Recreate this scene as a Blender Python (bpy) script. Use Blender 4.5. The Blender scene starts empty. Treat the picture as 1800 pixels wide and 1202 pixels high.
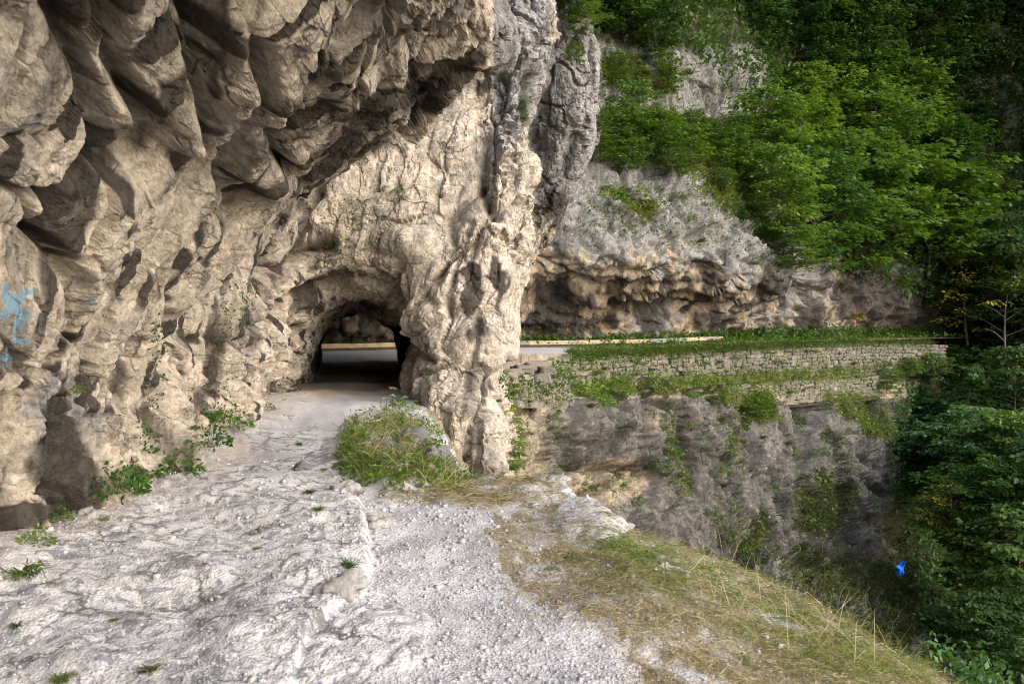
import bpy, math, random
import numpy as np
from mathutils import Vector, Matrix, Euler

SC = bpy.context.scene
COL = SC.collection
rng = np.random.default_rng(7)
random.seed(7)

# ------------------------------------------------------------------ camera
FPX, PX0, PY0, EYE = 1400.0, 900.0, 570.0, 1.6
cam_data = bpy.data.cameras.new('camera')
cam = bpy.data.objects.new('camera', cam_data)
COL.objects.link(cam)
cam.location = (0, 0, EYE)
cam.rotation_euler = (math.radians(90), 0, 0)
cam_data.sensor_width = 36.0
cam_data.lens = 36.0 * FPX / 1800.0
cam_data.shift_y = -(601.0 - PY0) / 1800.0
cam_data.clip_start = 0.1
cam_data.clip_end = 600.0
cam_data.dof.use_dof = True
cam_data.dof.focus_distance = 22.0
cam_data.dof.aperture_fstop = 4.0
SC.camera = cam

# ------------------------------------------------------------------ light
SUN_AZ_VEC = Vector((0.82, -0.57, 0.0)).normalized()      # towards the sun, seen in plan
SUN_EL = math.radians(30)
world = bpy.data.worlds.new('World')
SC.world = world
world.use_nodes = True
wn = world.node_tree
wn.nodes.clear()
wout = wn.nodes.new('ShaderNodeOutputWorld')
wbg = wn.nodes.new('ShaderNodeBackground')
wsky = wn.nodes.new('ShaderNodeTexSky')
wsky.sky_type = 'NISHITA'
wsky.sun_disc = False
wsky.sun_elevation = SUN_EL
wsky.sun_rotation = math.atan2(SUN_AZ_VEC.x, SUN_AZ_VEC.y)
wsky.air_density = 1.0
wsky.dust_density = 3.0
wbg.inputs['Strength'].default_value = 0.15
wn.links.new(wsky.outputs[0], wbg.inputs[0])
wn.links.new(wbg.outputs[0], wout.inputs[0])
sun_data = bpy.data.lights.new('sun', 'SUN')
sun_data.energy = 1.35
sun_data.angle = math.radians(90)
sun_data.color = (1.0, 0.985, 0.96)
sun = bpy.data.objects.new('sun', sun_data)
COL.objects.link(sun)
sdir = Vector((SUN_AZ_VEC.x * math.cos(SUN_EL), SUN_AZ_VEC.y * math.cos(SUN_EL), math.sin(SUN_EL)))
sun.rotation_euler = sdir.to_track_quat('Z', 'Y').to_euler()
sun.location = (20, -20, 40)
SC.view_settings.view_transform = 'Standard'
SC.view_settings.look = 'None'
SC.view_settings.exposure = 1.42
SC.view_settings.gamma = 1.0
SC.view_settings.use_curve_mapping = False
SC.render.engine = 'CYCLES'
SC.cycles.use_denoising = True
SC.cycles.filter_width = 1.0
SC.cycles.max_bounces = 6
SC.cycles.diffuse_bounces = 5
SC.cycles.transmission_bounces = 2
SC.cycles.transparent_max_bounces = 4

# ------------------------------------------------------------------ helpers: pixels and places
def at(px, py, d):
    """the point at depth d behind a pixel of the 1800 x 1202 photograph"""
    return Vector(((px - PX0) / FPX * d, d, EYE + (PY0 - py) / FPX * d))

def proj(V):
    y = np.maximum(V[:, 1], 0.3)
    return PX0 + FPX * V[:, 0] / y, PY0 - FPX * (V[:, 2] - EYE) / y

# ------------------------------------------------------------------ helpers: noise
_r = np.random.default_rng(12345)
PERM = np.concatenate([_r.permutation(256)] * 3).astype(np.int32)
GRAD = _r.normal(size=(256, 3)).astype(np.float32)
GRAD /= np.linalg.norm(GRAD, axis=1)[:, None]
RND = _r.random((256, 3)).astype(np.float32)

def _hash(ix, iy, iz):
    return PERM[PERM[PERM[ix & 255] + (iy & 255)] + (iz & 255)]

def perlin(P):
    P = np.asarray(P, np.float32)
    I = np.floor(P).astype(np.int32)
    F = P - I
    U = F * F * F * (F * (F * 6 - 15) + 10)
    out = np.zeros(len(P), np.float32)
    for dx in (0, 1):
        wx = U[:, 0] if dx else 1 - U[:, 0]
        for dy in (0, 1):
            wy = wx * (U[:, 1] if dy else 1 - U[:, 1])
            for dz in (0, 1):
                w = wy * (U[:, 2] if dz else 1 - U[:, 2])
                g = GRAD[_hash(I[:, 0] + dx, I[:, 1] + dy, I[:, 2] + dz)]
                out += w * (g[:, 0] * (F[:, 0] - dx) + g[:, 1] * (F[:, 1] - dy) + g[:, 2] * (F[:, 2] - dz))
    return out * 1.5

def fbm(P, n=4, gain=0.5, lac=2.03):
    a, s, o = 1.0, 1.0, 0
    for k in range(n):
        o = o + a * perlin(P * s + 17.3 * k)
        a *= gain
        s *= lac
    return o

def ridged(P, n=4, gain=0.5, lac=2.03):
    a, s, o, tot = 1.0, 1.0, 0, 0
    for k in range(n):
        o = o + a * (1 - np.abs(perlin(P * s + 31.7 * k)) * 1.6)
        tot += a
        a *= gain
        s *= lac
    return o / tot

def worley(P):
    """F1, F2, tilt (a random plane in each cell), cell random"""
    P = np.asarray(P, np.float32)
    I = np.floor(P).astype(np.int32)
    n = len(P)
    f1 = np.full(n, 9.0, np.float32)
    f2 = np.full(n, 9.0, np.float32)
    tilt = np.zeros(n, np.float32)
    cid = np.zeros(n, np.int32)
    for dx in (-1, 0, 1):
        for dy in (-1, 0, 1):
            for dz in (-1, 0, 1):
                h = _hash(I[:, 0] + dx, I[:, 1] + dy, I[:, 2] + dz)
                r = RND[h]
                ox = P[:, 0] - (I[:, 0] + dx + r[:, 0])
                oy = P[:, 1] - (I[:, 1] + dy + r[:, 1])
                oz = P[:, 2] - (I[:, 2] + dz + r[:, 2])
                d = ox * ox + oy * oy + oz * oz
                g = GRAD[h]
                t = ox * g[:, 0] + oy * g[:, 1] + oz * g[:, 2]
                m = d < f1
                f2 = np.where(m, f1, np.minimum(f2, d))
                f1 = np.where(m, d, f1)
                tilt = np.where(m, t, tilt)
                cid = np.where(m, h, cid)
    return np.sqrt(f1), np.sqrt(f2), tilt, RND[cid, 0]

def sstep(a, b, x):
    t = np.clip((x - a) / (b - a), 0, 1)
    return t * t * (3 - 2 * t)

def interp(x, xs, ys):
    return np.interp(x, xs, ys)

def smin(a, b, k):
    h = np.clip(0.5 + 0.5 * (b - a) / k, 0, 1)
    return b * (1 - h) + a * h - k * h * (1 - h)

def smax(a, b, k):
    return -smin(-a, -b, k)

# ------------------------------------------------------------------ helpers: meshes and tags
def mesh_from(name, V, F, mat=None, smooth=True):
    """V (n,3) array, F (m,4) or (m,3) int array"""
    me = bpy.data.meshes.new(name)
    V = np.ascontiguousarray(V, np.float32)
    F = np.ascontiguousarray(F, np.int32)
    k = F.shape[1]
    me.vertices.add(len(V))
    me.vertices.foreach_set('co', V.ravel())
    me.loops.add(F.size)
    me.loops.foreach_set('vertex_index', F.ravel())
    me.polygons.add(len(F))
    me.polygons.foreach_set('loop_start', np.arange(0, F.size, k, dtype=np.int32))
    me.polygons.foreach_set('loop_total', np.full(len(F), k, np.int32))
    if smooth:
        me.polygons.foreach_set('use_smooth', np.ones(len(F), bool))
    me.update(calc_edges=True)
    if mat is not None:
        me.materials.append(mat)
    return me

def link(name, me, parent=None):
    o = bpy.data.objects.new(name, me)
    COL.objects.link(o)
    if parent is not None:
        o.parent = parent
    return o

def tag(o, label=None, cat=None, group=None, kind=None):
    for k, v in (('label', label), ('category', cat), ('group', group), ('kind', kind)):
        if v:
            o[k] = v
    return o

def empty(name, loc, rz=0.0):
    o = bpy.data.objects.new(name, None)
    o.empty_display_size = 0.2
    COL.objects.link(o)
    o.location = loc
    o.rotation_euler = (0, 0, rz)
    return o

def color_attr(me, name, arr):
    a = me.attributes.new(name, 'FLOAT_COLOR', 'POINT')
    c = np.ones((len(arr), 4), np.float32)
    c[:, :arr.shape[1]] = arr
    a.data.foreach_set('color', c.ravel())

def vnormals(me):
    n = np.empty(len(me.vertices) * 3, np.float32)
    me.vertex_normals.foreach_get('vector', n)
    return n.reshape(-1, 3)

def vcoords(me):
    n = np.empty(len(me.vertices) * 3, np.float32)
    me.vertices.foreach_get('co', n)
    return n.reshape(-1, 3)

# depth buffer of the built rock, so that plants can be set where they grow
ZW, ZH, ZS = 1100, 800, 3.0
ZX0, ZY0 = -300.0, -600.0
ZB = np.full((ZH, ZW), 1e9, np.float32)
ZN = np.zeros((ZH, ZW, 3), np.float32)

def splat(V, N, fat=0):
    for a in range(-fat, fat + 1):
        for b in range(-fat, fat + 1):
            _splat(V, N, a, b)

def _splat(V, N, a, b):
    px, py = proj(V)
    i = ((px - ZX0) / ZS).astype(int) + a
    j = ((py - ZY0) / ZS).astype(int) + b
    m = (i >= 0) & (i < ZW) & (j >= 0) & (j < ZH) & (V[:, 1] > 0.8)
    i, j, d, n = i[m], j[m], V[m, 1], N[m]
    o = np.argsort(-d)
    i, j, d, n = i[o], j[o], d[o], n[o]
    near = d < ZB[j, i]
    ZB[j[near], i[near]] = d[near]
    ZN[j[near], i[near]] = n[near]

def surf(px, py, r=1):
    """depth and normal of the first rock or ground behind a pixel"""
    i = int((px - ZX0) / ZS)
    j = int((py - ZY0) / ZS)
    i = min(max(i, r), ZW - 1 - r)
    j = min(max(j, r), ZH - 1 - r)
    w = ZB[j - r:j + r + 1, i - r:i + r + 1]
    k = np.unravel_index(np.argmin(w), w.shape)
    d = float(np.median(w[w < 1e8])) if (w < 1e8).any() else 90.0
    n = ZN[j - r:j + r + 1, i - r:i + r + 1].reshape(-1, 3).sum(0)
    L = np.linalg.norm(n)
    return d, (n / L if L > 0 else np.array([0, -1.0, 0]))

def surf_many(px, py):
    i = np.clip(((px - ZX0) / ZS).astype(int), 1, ZW - 2)
    j = np.clip(((py - ZY0) / ZS).astype(int), 1, ZH - 2)
    d = ZB[j, i].copy()
    n = ZN[j, i].copy()
    for dj, di in ((0, 1), (0, -1), (1, 0), (-1, 0)):
        bad = d > 1e8
        d[bad] = ZB[j[bad] + dj, i[bad] + di]
        n[bad] = ZN[j[bad] + dj, i[bad] + di]
    return d, n

def px_points(px, py, d):
    return np.stack([(px - PX0) / FPX * d, d, EYE + (PY0 - py) / FPX * d], 1)

def in_poly(px, py, poly):
    inside = np.zeros(len(px), bool)
    n = len(poly)
    for i in range(n):
        x1, y1 = poly[i]
        x2, y2 = poly[(i + 1) % n]
        c = ((y1 > py) != (y2 > py)) & (px < (x2 - x1) * (py - y1) / ((y2 - y1) + 1e-9) + x1)
        inside ^= c
    return inside

def seg_dist(px, py, pts):
    best = np.full(len(px), 1e9, np.float32)
    for (x1, y1), (x2, y2) in zip(pts[:-1], pts[1:]):
        dx, dy = x2 - x1, y2 - y1
        t = np.clip(((px - x1) * dx + (py - y1) * dy) / (dx * dx + dy * dy + 1e-9), 0, 1)
        best = np.minimum(best, np.hypot(px - x1 - t * dx, py - y1 - t * dy))
    return best

def blob(px, py, cx, cy, rx, ry, rot=0.0):
    """1 in the middle, 0 outside, of a turned ellipse"""
    a = math.radians(rot)
    dx, dy = px - cx, py - cy
    u = (dx * math.cos(a) + dy * math.sin(a)) / rx
    v = (-dx * math.sin(a) + dy * math.cos(a)) / ry
    return np.clip(1 - (u * u + v * v), 0, 1)

def rand_in_poly(poly, n, r=rng):
    P = np.array(poly, float)
    lo, hi = P.min(0), P.max(0)
    ox, oy = [], []
    got = 0
    while got < n:
        x = r.uniform(lo[0], hi[0], n * 2)
        y = r.uniform(lo[1], hi[1], n * 2)
        m = in_poly(x, y, poly)
        ox.append(x[m]); oy.append(y[m])
        got += m.sum()
    return np.concatenate(ox)[:n], np.concatenate(oy)[:n]
# ------------------------------------------------------------------ materials
class NT:
    def __init__(self, name):
        self.m = bpy.data.materials.new(name)
        self.m.use_nodes = True
        self.t = self.m.node_tree
        self.t.nodes.clear()
        self.out = self.t.nodes.new('ShaderNodeOutputMaterial')
        self.b = self.t.nodes.new('ShaderNodeBsdfPrincipled')
        self.b.inputs['Roughness'].default_value = 0.9
        self.b.inputs['Specular IOR Level'].default_value = 0.25
        self.t.links.new(self.b.outputs[0], self.out.inputs[0])
        geo = self.t.nodes.new('ShaderNodeNewGeometry')
        self.pos = geo.outputs['Position']
        self.co = self.pos
    def n(self, kind, **kw):
        x = self.t.nodes.new(kind)
        for k, v in kw.items():
            setattr(x, k, v)
        return x
    def l(self, a, b):
        self.t.links.new(a, b)
    def objco(self):
        c = self.n('ShaderNodeTexCoord')
        self.co = c.outputs['Object']
    def scaled(self, s, rot=(0, 0, 0)):
        m = self.n('ShaderNodeMapping')
        m.inputs['Scale'].default_value = s
        m.inputs['Rotation'].default_value = rot
        self.l(self.co, m.inputs['Vector'])
        return m.outputs[0]
    def noise(self, scale, detail=4, rough=0.6, co=None, dist=0.0):
        x = self.n('ShaderNodeTexNoise')
        x.inputs['Scale'].default_value = scale
        x.inputs['Detail'].default_value = detail
        x.inputs['Roughness'].default_value = rough
        x.inputs['Distortion'].default_value = dist
        self.l(co if co is not None else self.co, x.inputs['Vector'])
        return x.outputs[0]
    def vor(self, scale, feature='F1', co=None, out='Distance', rand=1.0):
        x = self.n('ShaderNodeTexVoronoi', feature=feature)
        x.inputs['Scale'].default_value = scale
        x.inputs['Randomness'].default_value = rand
        self.l(co if co is not None else self.co, x.inputs['Vector'])
        return x.outputs[out]
    def ramp(self, f, stops, interp='LINEAR'):
        x = self.n('ShaderNodeValToRGB')
        x.color_ramp.interpolation = interp
        e = x.color_ramp.elements
        while len(e) < len(stops):
            e.new(0.5)
        for k, (p, c) in enumerate(stops):
            e[k].position = p
            e[k].color = (c, c, c, 1) if isinstance(c, (int, float)) else (*c, 1)
        self.l(f, x.inputs[0])
        return x.outputs[0]
    def mix(self, f, a, b, mode='MIX'):
        x = self.n('ShaderNodeMix', data_type='RGBA', blend_type=mode)
        for sock, v in ((x.inputs[0], f), (x.inputs[6], a), (x.inputs[7], b)):
            if isinstance(v, (int, float)):
                sock.default_value = v
            elif isinstance(v, tuple):
                sock.default_value = (*v, 1)
            else:
                self.l(v, sock)
        return x.outputs[2]
    def math(self, op, a, b=0.0):
        x = self.n('ShaderNodeMath', operation=op)
        for k, v in ((0, a), (1, b)):
            if isinstance(v, (int, float)):
                x.inputs[k].default_value = v
            else:
                self.l(v, x.inputs[k])
        return x.outputs[0]
    def attr(self, name):
        a = self.n('ShaderNodeAttribute', attribute_name=name)
        s = self.n('ShaderNodeSeparateColor')
        self.l(a.outputs['Color'], s.inputs[0])
        return s.outputs[0], s.outputs[1], s.outputs[2]
    def bump(self, h, strength=0.5, dist=0.02, prev=None):
        x = self.n('ShaderNodeBump')
        x.inputs['Strength'].default_value = strength
        x.inputs['Distance'].default_value = dist
        self.l(h, x.inputs['Height'])
        if prev is not None:
            self.l(prev, x.inputs['Normal'])
        return x.outputs[0]
    def finish(self, col=None, normal=None, rough=None):
        if col is not None:
            if isinstance(col, tuple):
                self.b.inputs['Base Color'].default_value = (*col, 1)
            else:
                self.l(col, self.b.inputs['Base Color'])
        if normal is not None:
            self.l(normal, self.b.inputs['Normal'])
        if rough is not None:
            if isinstance(rough, (int, float)):
                self.b.inputs['Roughness'].default_value = rough
            else:
                self.l(rough, self.b.inputs['Roughness'])
        return self.m

def rock_material(name, S, warm, warm2, grey, grey2, dark, streak_rot=(0, 0, 0)):
    """attribute 'tone': R weathered grey, G dark stain and painted shade, B moss; attribute 'paint': R blue paint, G ochre lichen. S: metres of the main mottling"""
    k = NT(name)
    R, G, B = k.attr('tone')
    P, O, _w = k.attr('paint')
    big = k.noise(0.7 / S, 5, 0.6)
    mid = k.noise(2.6 / S, 6, 0.65, dist=0.4)
    fine = k.noise(14 / S, 5, 0.7)
    wc = k.mix(k.ramp(big, [(0.35, 0.0), (0.65, 1.0)]), warm, warm2)
    wc = k.mix(k.ramp(mid, [(0.45, 0.0), (0.72, 0.75)]), wc, tuple(0.5 * (a + b) * 0.62 for a, b in zip(warm, grey)))
    gc = k.mix(k.ramp(mid, [(0.38, 0.0), (0.62, 1.0)]), grey, grey2)
    # white lichen flecks on the weathered grey
    fl = k.vor(9 / S, co=None)
    gc = k.mix(k.math('MULTIPLY', k.ramp(fl, [(0.2, 1.0), (0.36, 0.0)]), k.ramp(fine, [(0.45, 0.0), (0.6, 0.8)])), gc, tuple(min(.5, 1.7 * q) for q in grey2))
    gm = k.math('ADD', R, k.math('MULTIPLY', k.math('SUBTRACT', mid, 0.5), 1.1))
    col = k.mix(k.ramp(gm, [(0.35, 0.0), (0.65, 1.0)]), wc, gc)
    # dark mineral streaks running down the face
    sv = k.scaled((1.0 / S, 1.0 / S, 0.16 / S), streak_rot)
    st = k.noise(1.5, 5, 0.65, co=sv, dist=0.5)
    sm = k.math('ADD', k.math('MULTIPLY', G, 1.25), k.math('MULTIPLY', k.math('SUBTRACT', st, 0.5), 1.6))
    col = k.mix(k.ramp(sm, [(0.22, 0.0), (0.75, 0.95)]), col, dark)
    # fine grain and pits
    col = k.mix(0.6, col, k.ramp(fine, [(0.32, 0.42), (0.60, 1.22)]), 'MULTIPLY')
    col = k.mix(0.6, col, k.ramp(k.noise(5.5 / S, 5, 0.75), [(0.36, 0.45), (0.60, 1.2)]), 'MULTIPLY')
    # cracks and pits of the rock itself
    wv = k.n('ShaderNodeVectorMath', operation='ADD')
    wn_ = k.n('ShaderNodeTexNoise')
    wn_.inputs['Scale'].default_value = 3.0 / S
    wn_.inputs['Detail'].default_value = 4
    k.l(k.co, wn_.inputs['Vector'])
    ws_ = k.n('ShaderNodeVectorMath', operation='SCALE')
    ws_.inputs['Scale'].default_value = 0.5 * S
    k.l(wn_.outputs['Color'], ws_.inputs[0])
    k.l(k.co, wv.inputs[0])
    k.l(ws_.outputs[0], wv.inputs[1])
    ck1 = k.vor(1.3 / S, 'DISTANCE_TO_EDGE', co=wv.outputs[0])
    ck2 = k.vor(4.2 / S, 'DISTANCE_TO_EDGE', co=wv.outputs[0])
    cm = k.ramp(k.noise(1.1 / S, 3, 0.6), [(0.52, 0.0), (0.64, 1.0)])
    c1 = k.math('MULTIPLY', k.ramp(ck1, [(0.006, 1.0), (0.035, 0.0)]), cm)
    c2 = k.math('MULTIPLY', k.ramp(ck2, [(0.01, 1.0), (0.07, 0.0)]), k.ramp(k.noise(1.9 / S, 3, 0.6), [(0.54, 0.0), (0.66, 1.0)]))
    crk = k.math('MAXIMUM', c1, k.math('MULTIPLY', c2, 0.5))
    col = k.mix(k.math('MULTIPLY', crk, 0.6), col, dark)
    pt = k.math('MULTIPLY', k.ramp(k.vor(13 / S), [(0.10, 1.0), (0.24, 0.0)]), k.ramp(k.noise(2.3 / S, 4, 0.65), [(0.5, 0.0), (0.62, 1.0)]))
    col = k.mix(k.math('MULTIPLY', pt, 0.7), col, dark)
    # ochre, moss, paint
    col = k.mix(k.math('MULTIPLY', O, k.ramp(mid, [(0.46, 0.0), (0.6, 0.7)])), col, (0.42, 0.24, 0.06))
    mo = k.math('ADD', B, k.math('MULTIPLY', k.math('SUBTRACT', mid, 0.5), 1.0))
    col = k.mix(k.ramp(mo, [(0.42, 0.0), (0.66, 0.95)]), col, k.mix(fine, (0.022, 0.032, 0.010), (0.062, 0.060, 0.024)))
    col = k.mix(k.math('MULTIPLY', P, k.ramp(fine, [(0.32, 0.5), (0.55, 0.95)])), col, (0.16, 0.31, 0.40))
    h1 = k.noise(5 / S, 9, 0.72)
    h2 = k.noise(4.0, 8, 0.7, co=sv, dist=0.3)
    pits = k.ramp(k.vor(11 / S), [(0.08, 0.0), (0.28, 1.0)])
    nb = k.bump(h1, 0.75, 0.10 * S)
    nb = k.bump(h2, 0.4, 0.06 * S, nb)
    nb = k.bump(pits, 0.30, 0.025 * S, nb)
    nb = k.bump(k.noise(40 / S, 4, 0.7), 0.45, 0.012 * S, nb)
    nb = k.bump(crk, 0.9, -0.06 * S, nb)
    return k.finish(col, nb, 0.92)

M_NEAR = rock_material('near_limestone', 1.0, (0.54, 0.468, 0.375), (0.45, 0.395, 0.328), (0.20, 0.19, 0.185), (0.275, 0.265, 0.258), (0.045, 0.038, 0.032), (0, math.radians(-25), 0))
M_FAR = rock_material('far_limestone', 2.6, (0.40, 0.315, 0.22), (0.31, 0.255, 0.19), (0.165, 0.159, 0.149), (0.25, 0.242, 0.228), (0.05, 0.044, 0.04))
M_LOW = rock_material('gorge_limestone', 2.2, (0.37, 0.30, 0.215), (0.29, 0.245, 0.185), (0.088, 0.083, 0.075), (0.150, 0.141, 0.127), (0.055, 0.05, 0.043))

def path_material():
    k = NT('limestone_gravel')
    R, G, B = k.attr('tone')          # R bedrock, G brown tint, B soil under grass
    big = k.noise(0.9, 5, 0.6)
    mid = k.noise(5, 6, 0.65)
    fine = k.noise(60, 4, 0.7)
    ce = k.n('ShaderNodeTexVoronoi')
    ce.inputs['Scale'].default_value = 55
    k.l(k.co, ce.inputs['Vector'])
    sep = k.n('ShaderNodeSeparateColor')
    k.l(ce.outputs['Color'], sep.inputs[0])
    grav = k.mix(sep.outputs[0], (0.38, 0.372, 0.385), (0.60, 0.595, 0.615))
    grav = k.mix(k.ramp(ce.outputs['Distance'], [(0.35, 0.0), (0.7, 0.8)]), grav, (0.25, 0.235, 0.23))
    dust = k.mix(k.ramp(mid, [(0.35, 0.0), (0.65, 1.0)]), (0.45, 0.44, 0.45), (0.36, 0.34, 0.33))
    grav = k.mix(k.ramp(k.noise(2.2, 4, 0.6), [(0.42, 0.25), (0.62, 0.9)]), grav, dust)
    rockv = k.scaled((1, 1, 1), (0, 0, 0.5))
    rs = k.noise(3.2, 8, 0.7, co=rockv, dist=0.9)
    bed = k.mix(k.ramp(rs, [(0.40, 0.0), (0.62, 1.0)]), (0.56, 0.54, 0.525), (0.41, 0.40, 0.402))
    bed = k.mix(k.ramp(k.noise(7, 6, 0.7, dist=1.2), [(0.50, 0.0), (0.58, 0.85)]), bed, (0.17, 0.175, 0.20))
    wv = k.n('ShaderNodeVectorMath', operation='ADD')
    wn_ = k.n('ShaderNodeTexNoise')
    wn_.inputs['Scale'].default_value = 2.6
    wn_.inputs['Detail'].default_value = 4
    k.l(k.co, wn_.inputs['Vector'])
    ws_ = k.n('ShaderNodeVectorMath', operation='SCALE')
    ws_.inputs['Scale'].default_value = 0.55
    k.l(wn_.outputs['Color'], ws_.inputs[0])
    k.l(k.co, wv.inputs[0])
    k.l(ws_.outputs[0], wv.inputs[1])
    cke = k.vor(1.7, 'DISTANCE_TO_EDGE', co=wv.outputs[0])
    crk = k.math('MULTIPLY', k.ramp(cke, [(0.008, 1.0), (0.05, 0.0)]), k.ramp(k.noise(1.4, 3, 0.6), [(0.44, 0.0), (0.56, 1.0)]))
    bed = k.mix(k.math('MULTIPLY', crk, 0.85), bed, (0.10, 0.095, 0.09))
    rm = k.math('ADD', R, k.math('MULTIPLY', k.math('SUBTRACT', mid, 0.5), 0.9))
    rmask = k.ramp(rm, [(0.42, 0.0), (0.6, 1.0)])
    col = k.mix(rmask, grav, bed)
    gm = k.math('ADD', G, k.math('MULTIPLY', k.math('SUBTRACT', mid, 0.5), 0.8))
    col = k.mix(k.ramp(gm, [(0.35, 0.0), (0.75, 0.9)]), col, k.mix(big, (0.34, 0.275, 0.21), (0.45, 0.37, 0.29)))
    bm = k.math('ADD', B, k.math('MULTIPLY', k.math('SUBTRACT', mid, 0.5), 0.9))
    col = k.mix(k.ramp(bm, [(0.35, 0.0), (0.6, 0.95)]), col, k.mix(mid, (0.12, 0.095, 0.055), (0.26, 0.22, 0.15)))
    col = k.mix(0.4, col, k.ramp(fine, [(0.3, 0.55), (0.7, 1.2)]), 'MULTIPLY')
    nb = k.bump(k.noise(6, 9, 0.72, dist=0.6), 0.25, 0.06)
    nb = k.bump(ce.outputs['Distance'], 0.6, -0.014, nb)
    nb = k.bump(k.noise(35, 4, 0.7), 0.5, 0.02, nb)
    return k.finish(col, nb, 0.95)
M_PATH = path_material()

def simple_rock(name, c1, c2, c3, scale=6.0, obj=False):
    k = NT(name)
    rnd = k.n('ShaderNodeObjectInfo').outputs['Random']
    n1 = k.noise(scale, 6, 0.65)
    col = k.mix(k.ramp(n1, [(0.3, 0.0), (0.7, 1.0)]), c1, c2)
    col = k.mix(k.math('MULTIPLY', rnd, 0.7), col, c3)
    col = k.mix(0.5, col, k.ramp(k.noise(scale * 6, 4, 0.7), [(0.3, 0.5), (0.7, 1.15)]), 'MULTIPLY')
    nb = k.bump(k.noise(scale * 1.2, 8, 0.7), 0.6, 0.5 / scale)
    return k.finish(col, nb, 0.93)
M_STONE = simple_rock('wall_stone', (0.28, 0.24, 0.185), (0.19, 0.168, 0.138), (0.12, 0.112, 0.10), 2.2)
M_BOULDER = simple_rock('path_boulder', (0.42, 0.40, 0.375), (0.24, 0.235, 0.23), (0.32, 0.30, 0.28), 5.0)
M_DARKROCK = simple_rock('dark_boulder', (0.10, 0.10, 0.105), (0.25, 0.24, 0.235), (0.14, 0.135, 0.13), 7.0)
M_PEBBLE = simple_rock('pebble', (0.52, 0.512, 0.525), (0.36, 0.35, 0.355), (0.43, 0.42, 0.43), 23.0)

def soil_material(name, c1, c2, s=2.0):
    k = NT(name)
    n1 = k.noise(s, 6, 0.7)
    col = k.mix(k.ramp(n1, [(0.35, 0.0), (0.65, 1.0)]), c1, c2)
    nb = k.bump(k.noise(s * 3, 8, 0.75), 0.9, 0.5 / s)
    return k.finish(col, nb, 0.95)
M_CORE = soil_material('wall_core', (0.06, 0.05, 0.035), (0.11, 0.085, 0.06), 4.0)

def leaf_material(name, c1, c2, trans, scale=0.6, dry=None):
    """leaf colour varies from plant to plant and through the plant"""
    k = NT(name)
    rnd = k.n('ShaderNodeObjectInfo').outputs['Random']
    n1 = k.noise(scale, 3, 0.6)
    n2 = k.noise(scale * 11, 2, 0.6)
    f = k.math('ADD', k.math('MULTIPLY', n1, 0.7), k.math('MULTIPLY', rnd, 0.35))
    f = k.math('ADD', f, k.math('MULTIPLY', k.math('SUBTRACT', n2, 0.5), 0.8))
    col = k.mix(k.ramp(f, [(0.3, 0.0), (0.75, 1.0)]), c1, c2)
    if dry is not None:
        col = k.mix(k.ramp(k.noise(scale * 7, 4, 0.7), [(dry[1], 0.0), (dry[1] + 0.12, 1.0)]), col, dry[0])
    k.b.inputs['Roughness'].default_value = 0.55
    k.b.inputs['Specular IOR Level'].default_value = 0.3
    k.l(col, k.b.inputs['Base Color'])
    tr = k.n('ShaderNodeBsdfTranslucent')
    k.l(k.mix(1.0, col, (1.25, 1.3, 0.55), 'MULTIPLY'), tr.inputs[0])
    ms = k.n('ShaderNodeMixShader')
    ms.inputs[0].default_value = trans
    k.l(k.b.outputs[0], ms.inputs[1])
    k.l(tr.outputs[0], ms.inputs[2])
    k.l(ms.outputs[0], k.out.inputs[0])
    return k.m
M_LEAF = leaf_material('beech_leaf', (0.035, 0.09, 0.014), (0.13, 0.21, 0.03), 0.4, 0.22)
M_LEAFD = leaf_material('dark_leaf', (0.022, 0.058, 0.014), (0.065, 0.115, 0.022), 0.3, 0.2)
M_LEAFB = leaf_material('blue_green_leaf', (0.03, 0.085, 0.032), (0.085, 0.17, 0.05), 0.35, 0.3)
M_LEAFY = leaf_material('yellowing_leaf', (0.05, 0.08, 0.012), (0.30, 0.26, 0.02), 0.35, 0.8)
M_SHRUB = leaf_material('shrub_leaf', (0.035, 0.085, 0.012), (0.12, 0.20, 0.02), 0.35, 0.5)
M_WEED = leaf_material('weed_leaf', (0.022, 0.065, 0.010), (0.075, 0.15, 0.018), 0.3, 2.0)
M_GRASS = leaf_material('green_grass', (0.055, 0.095, 0.014), (0.15, 0.19, 0.03), 0.3, 0.9, ((0.22, 0.18, 0.06), 0.58))
M_DRY = leaf_material('dry_grass', (0.22, 0.175, 0.10), (0.40, 0.335, 0.20), 0.25, 2.0, ((0.11, 0.13, 0.03), 0.66))
M_DKGRASS = leaf_material('shaded_grass', (0.025, 0.045, 0.008), (0.075, 0.085, 0.02), 0.25, 0.6, ((0.12, 0.095, 0.03), 0.60))  # darker copy of the green grass, shade put into its colour
M_FLOWER = leaf_material('pale_flower', (0.55, 0.52, 0.42), (0.65, 0.64, 0.55), 0.2, 3.0)

def bark_material():
    k = NT('bark')
    n1 = k.noise(6, 6, 0.7)
    col = k.mix(n1, (0.07, 0.055, 0.04), (0.17, 0.145, 0.115))
    return k.finish(col, k.bump(n1, 0.6, 0.03), 0.9)
M_BARK = bark_material()
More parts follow.
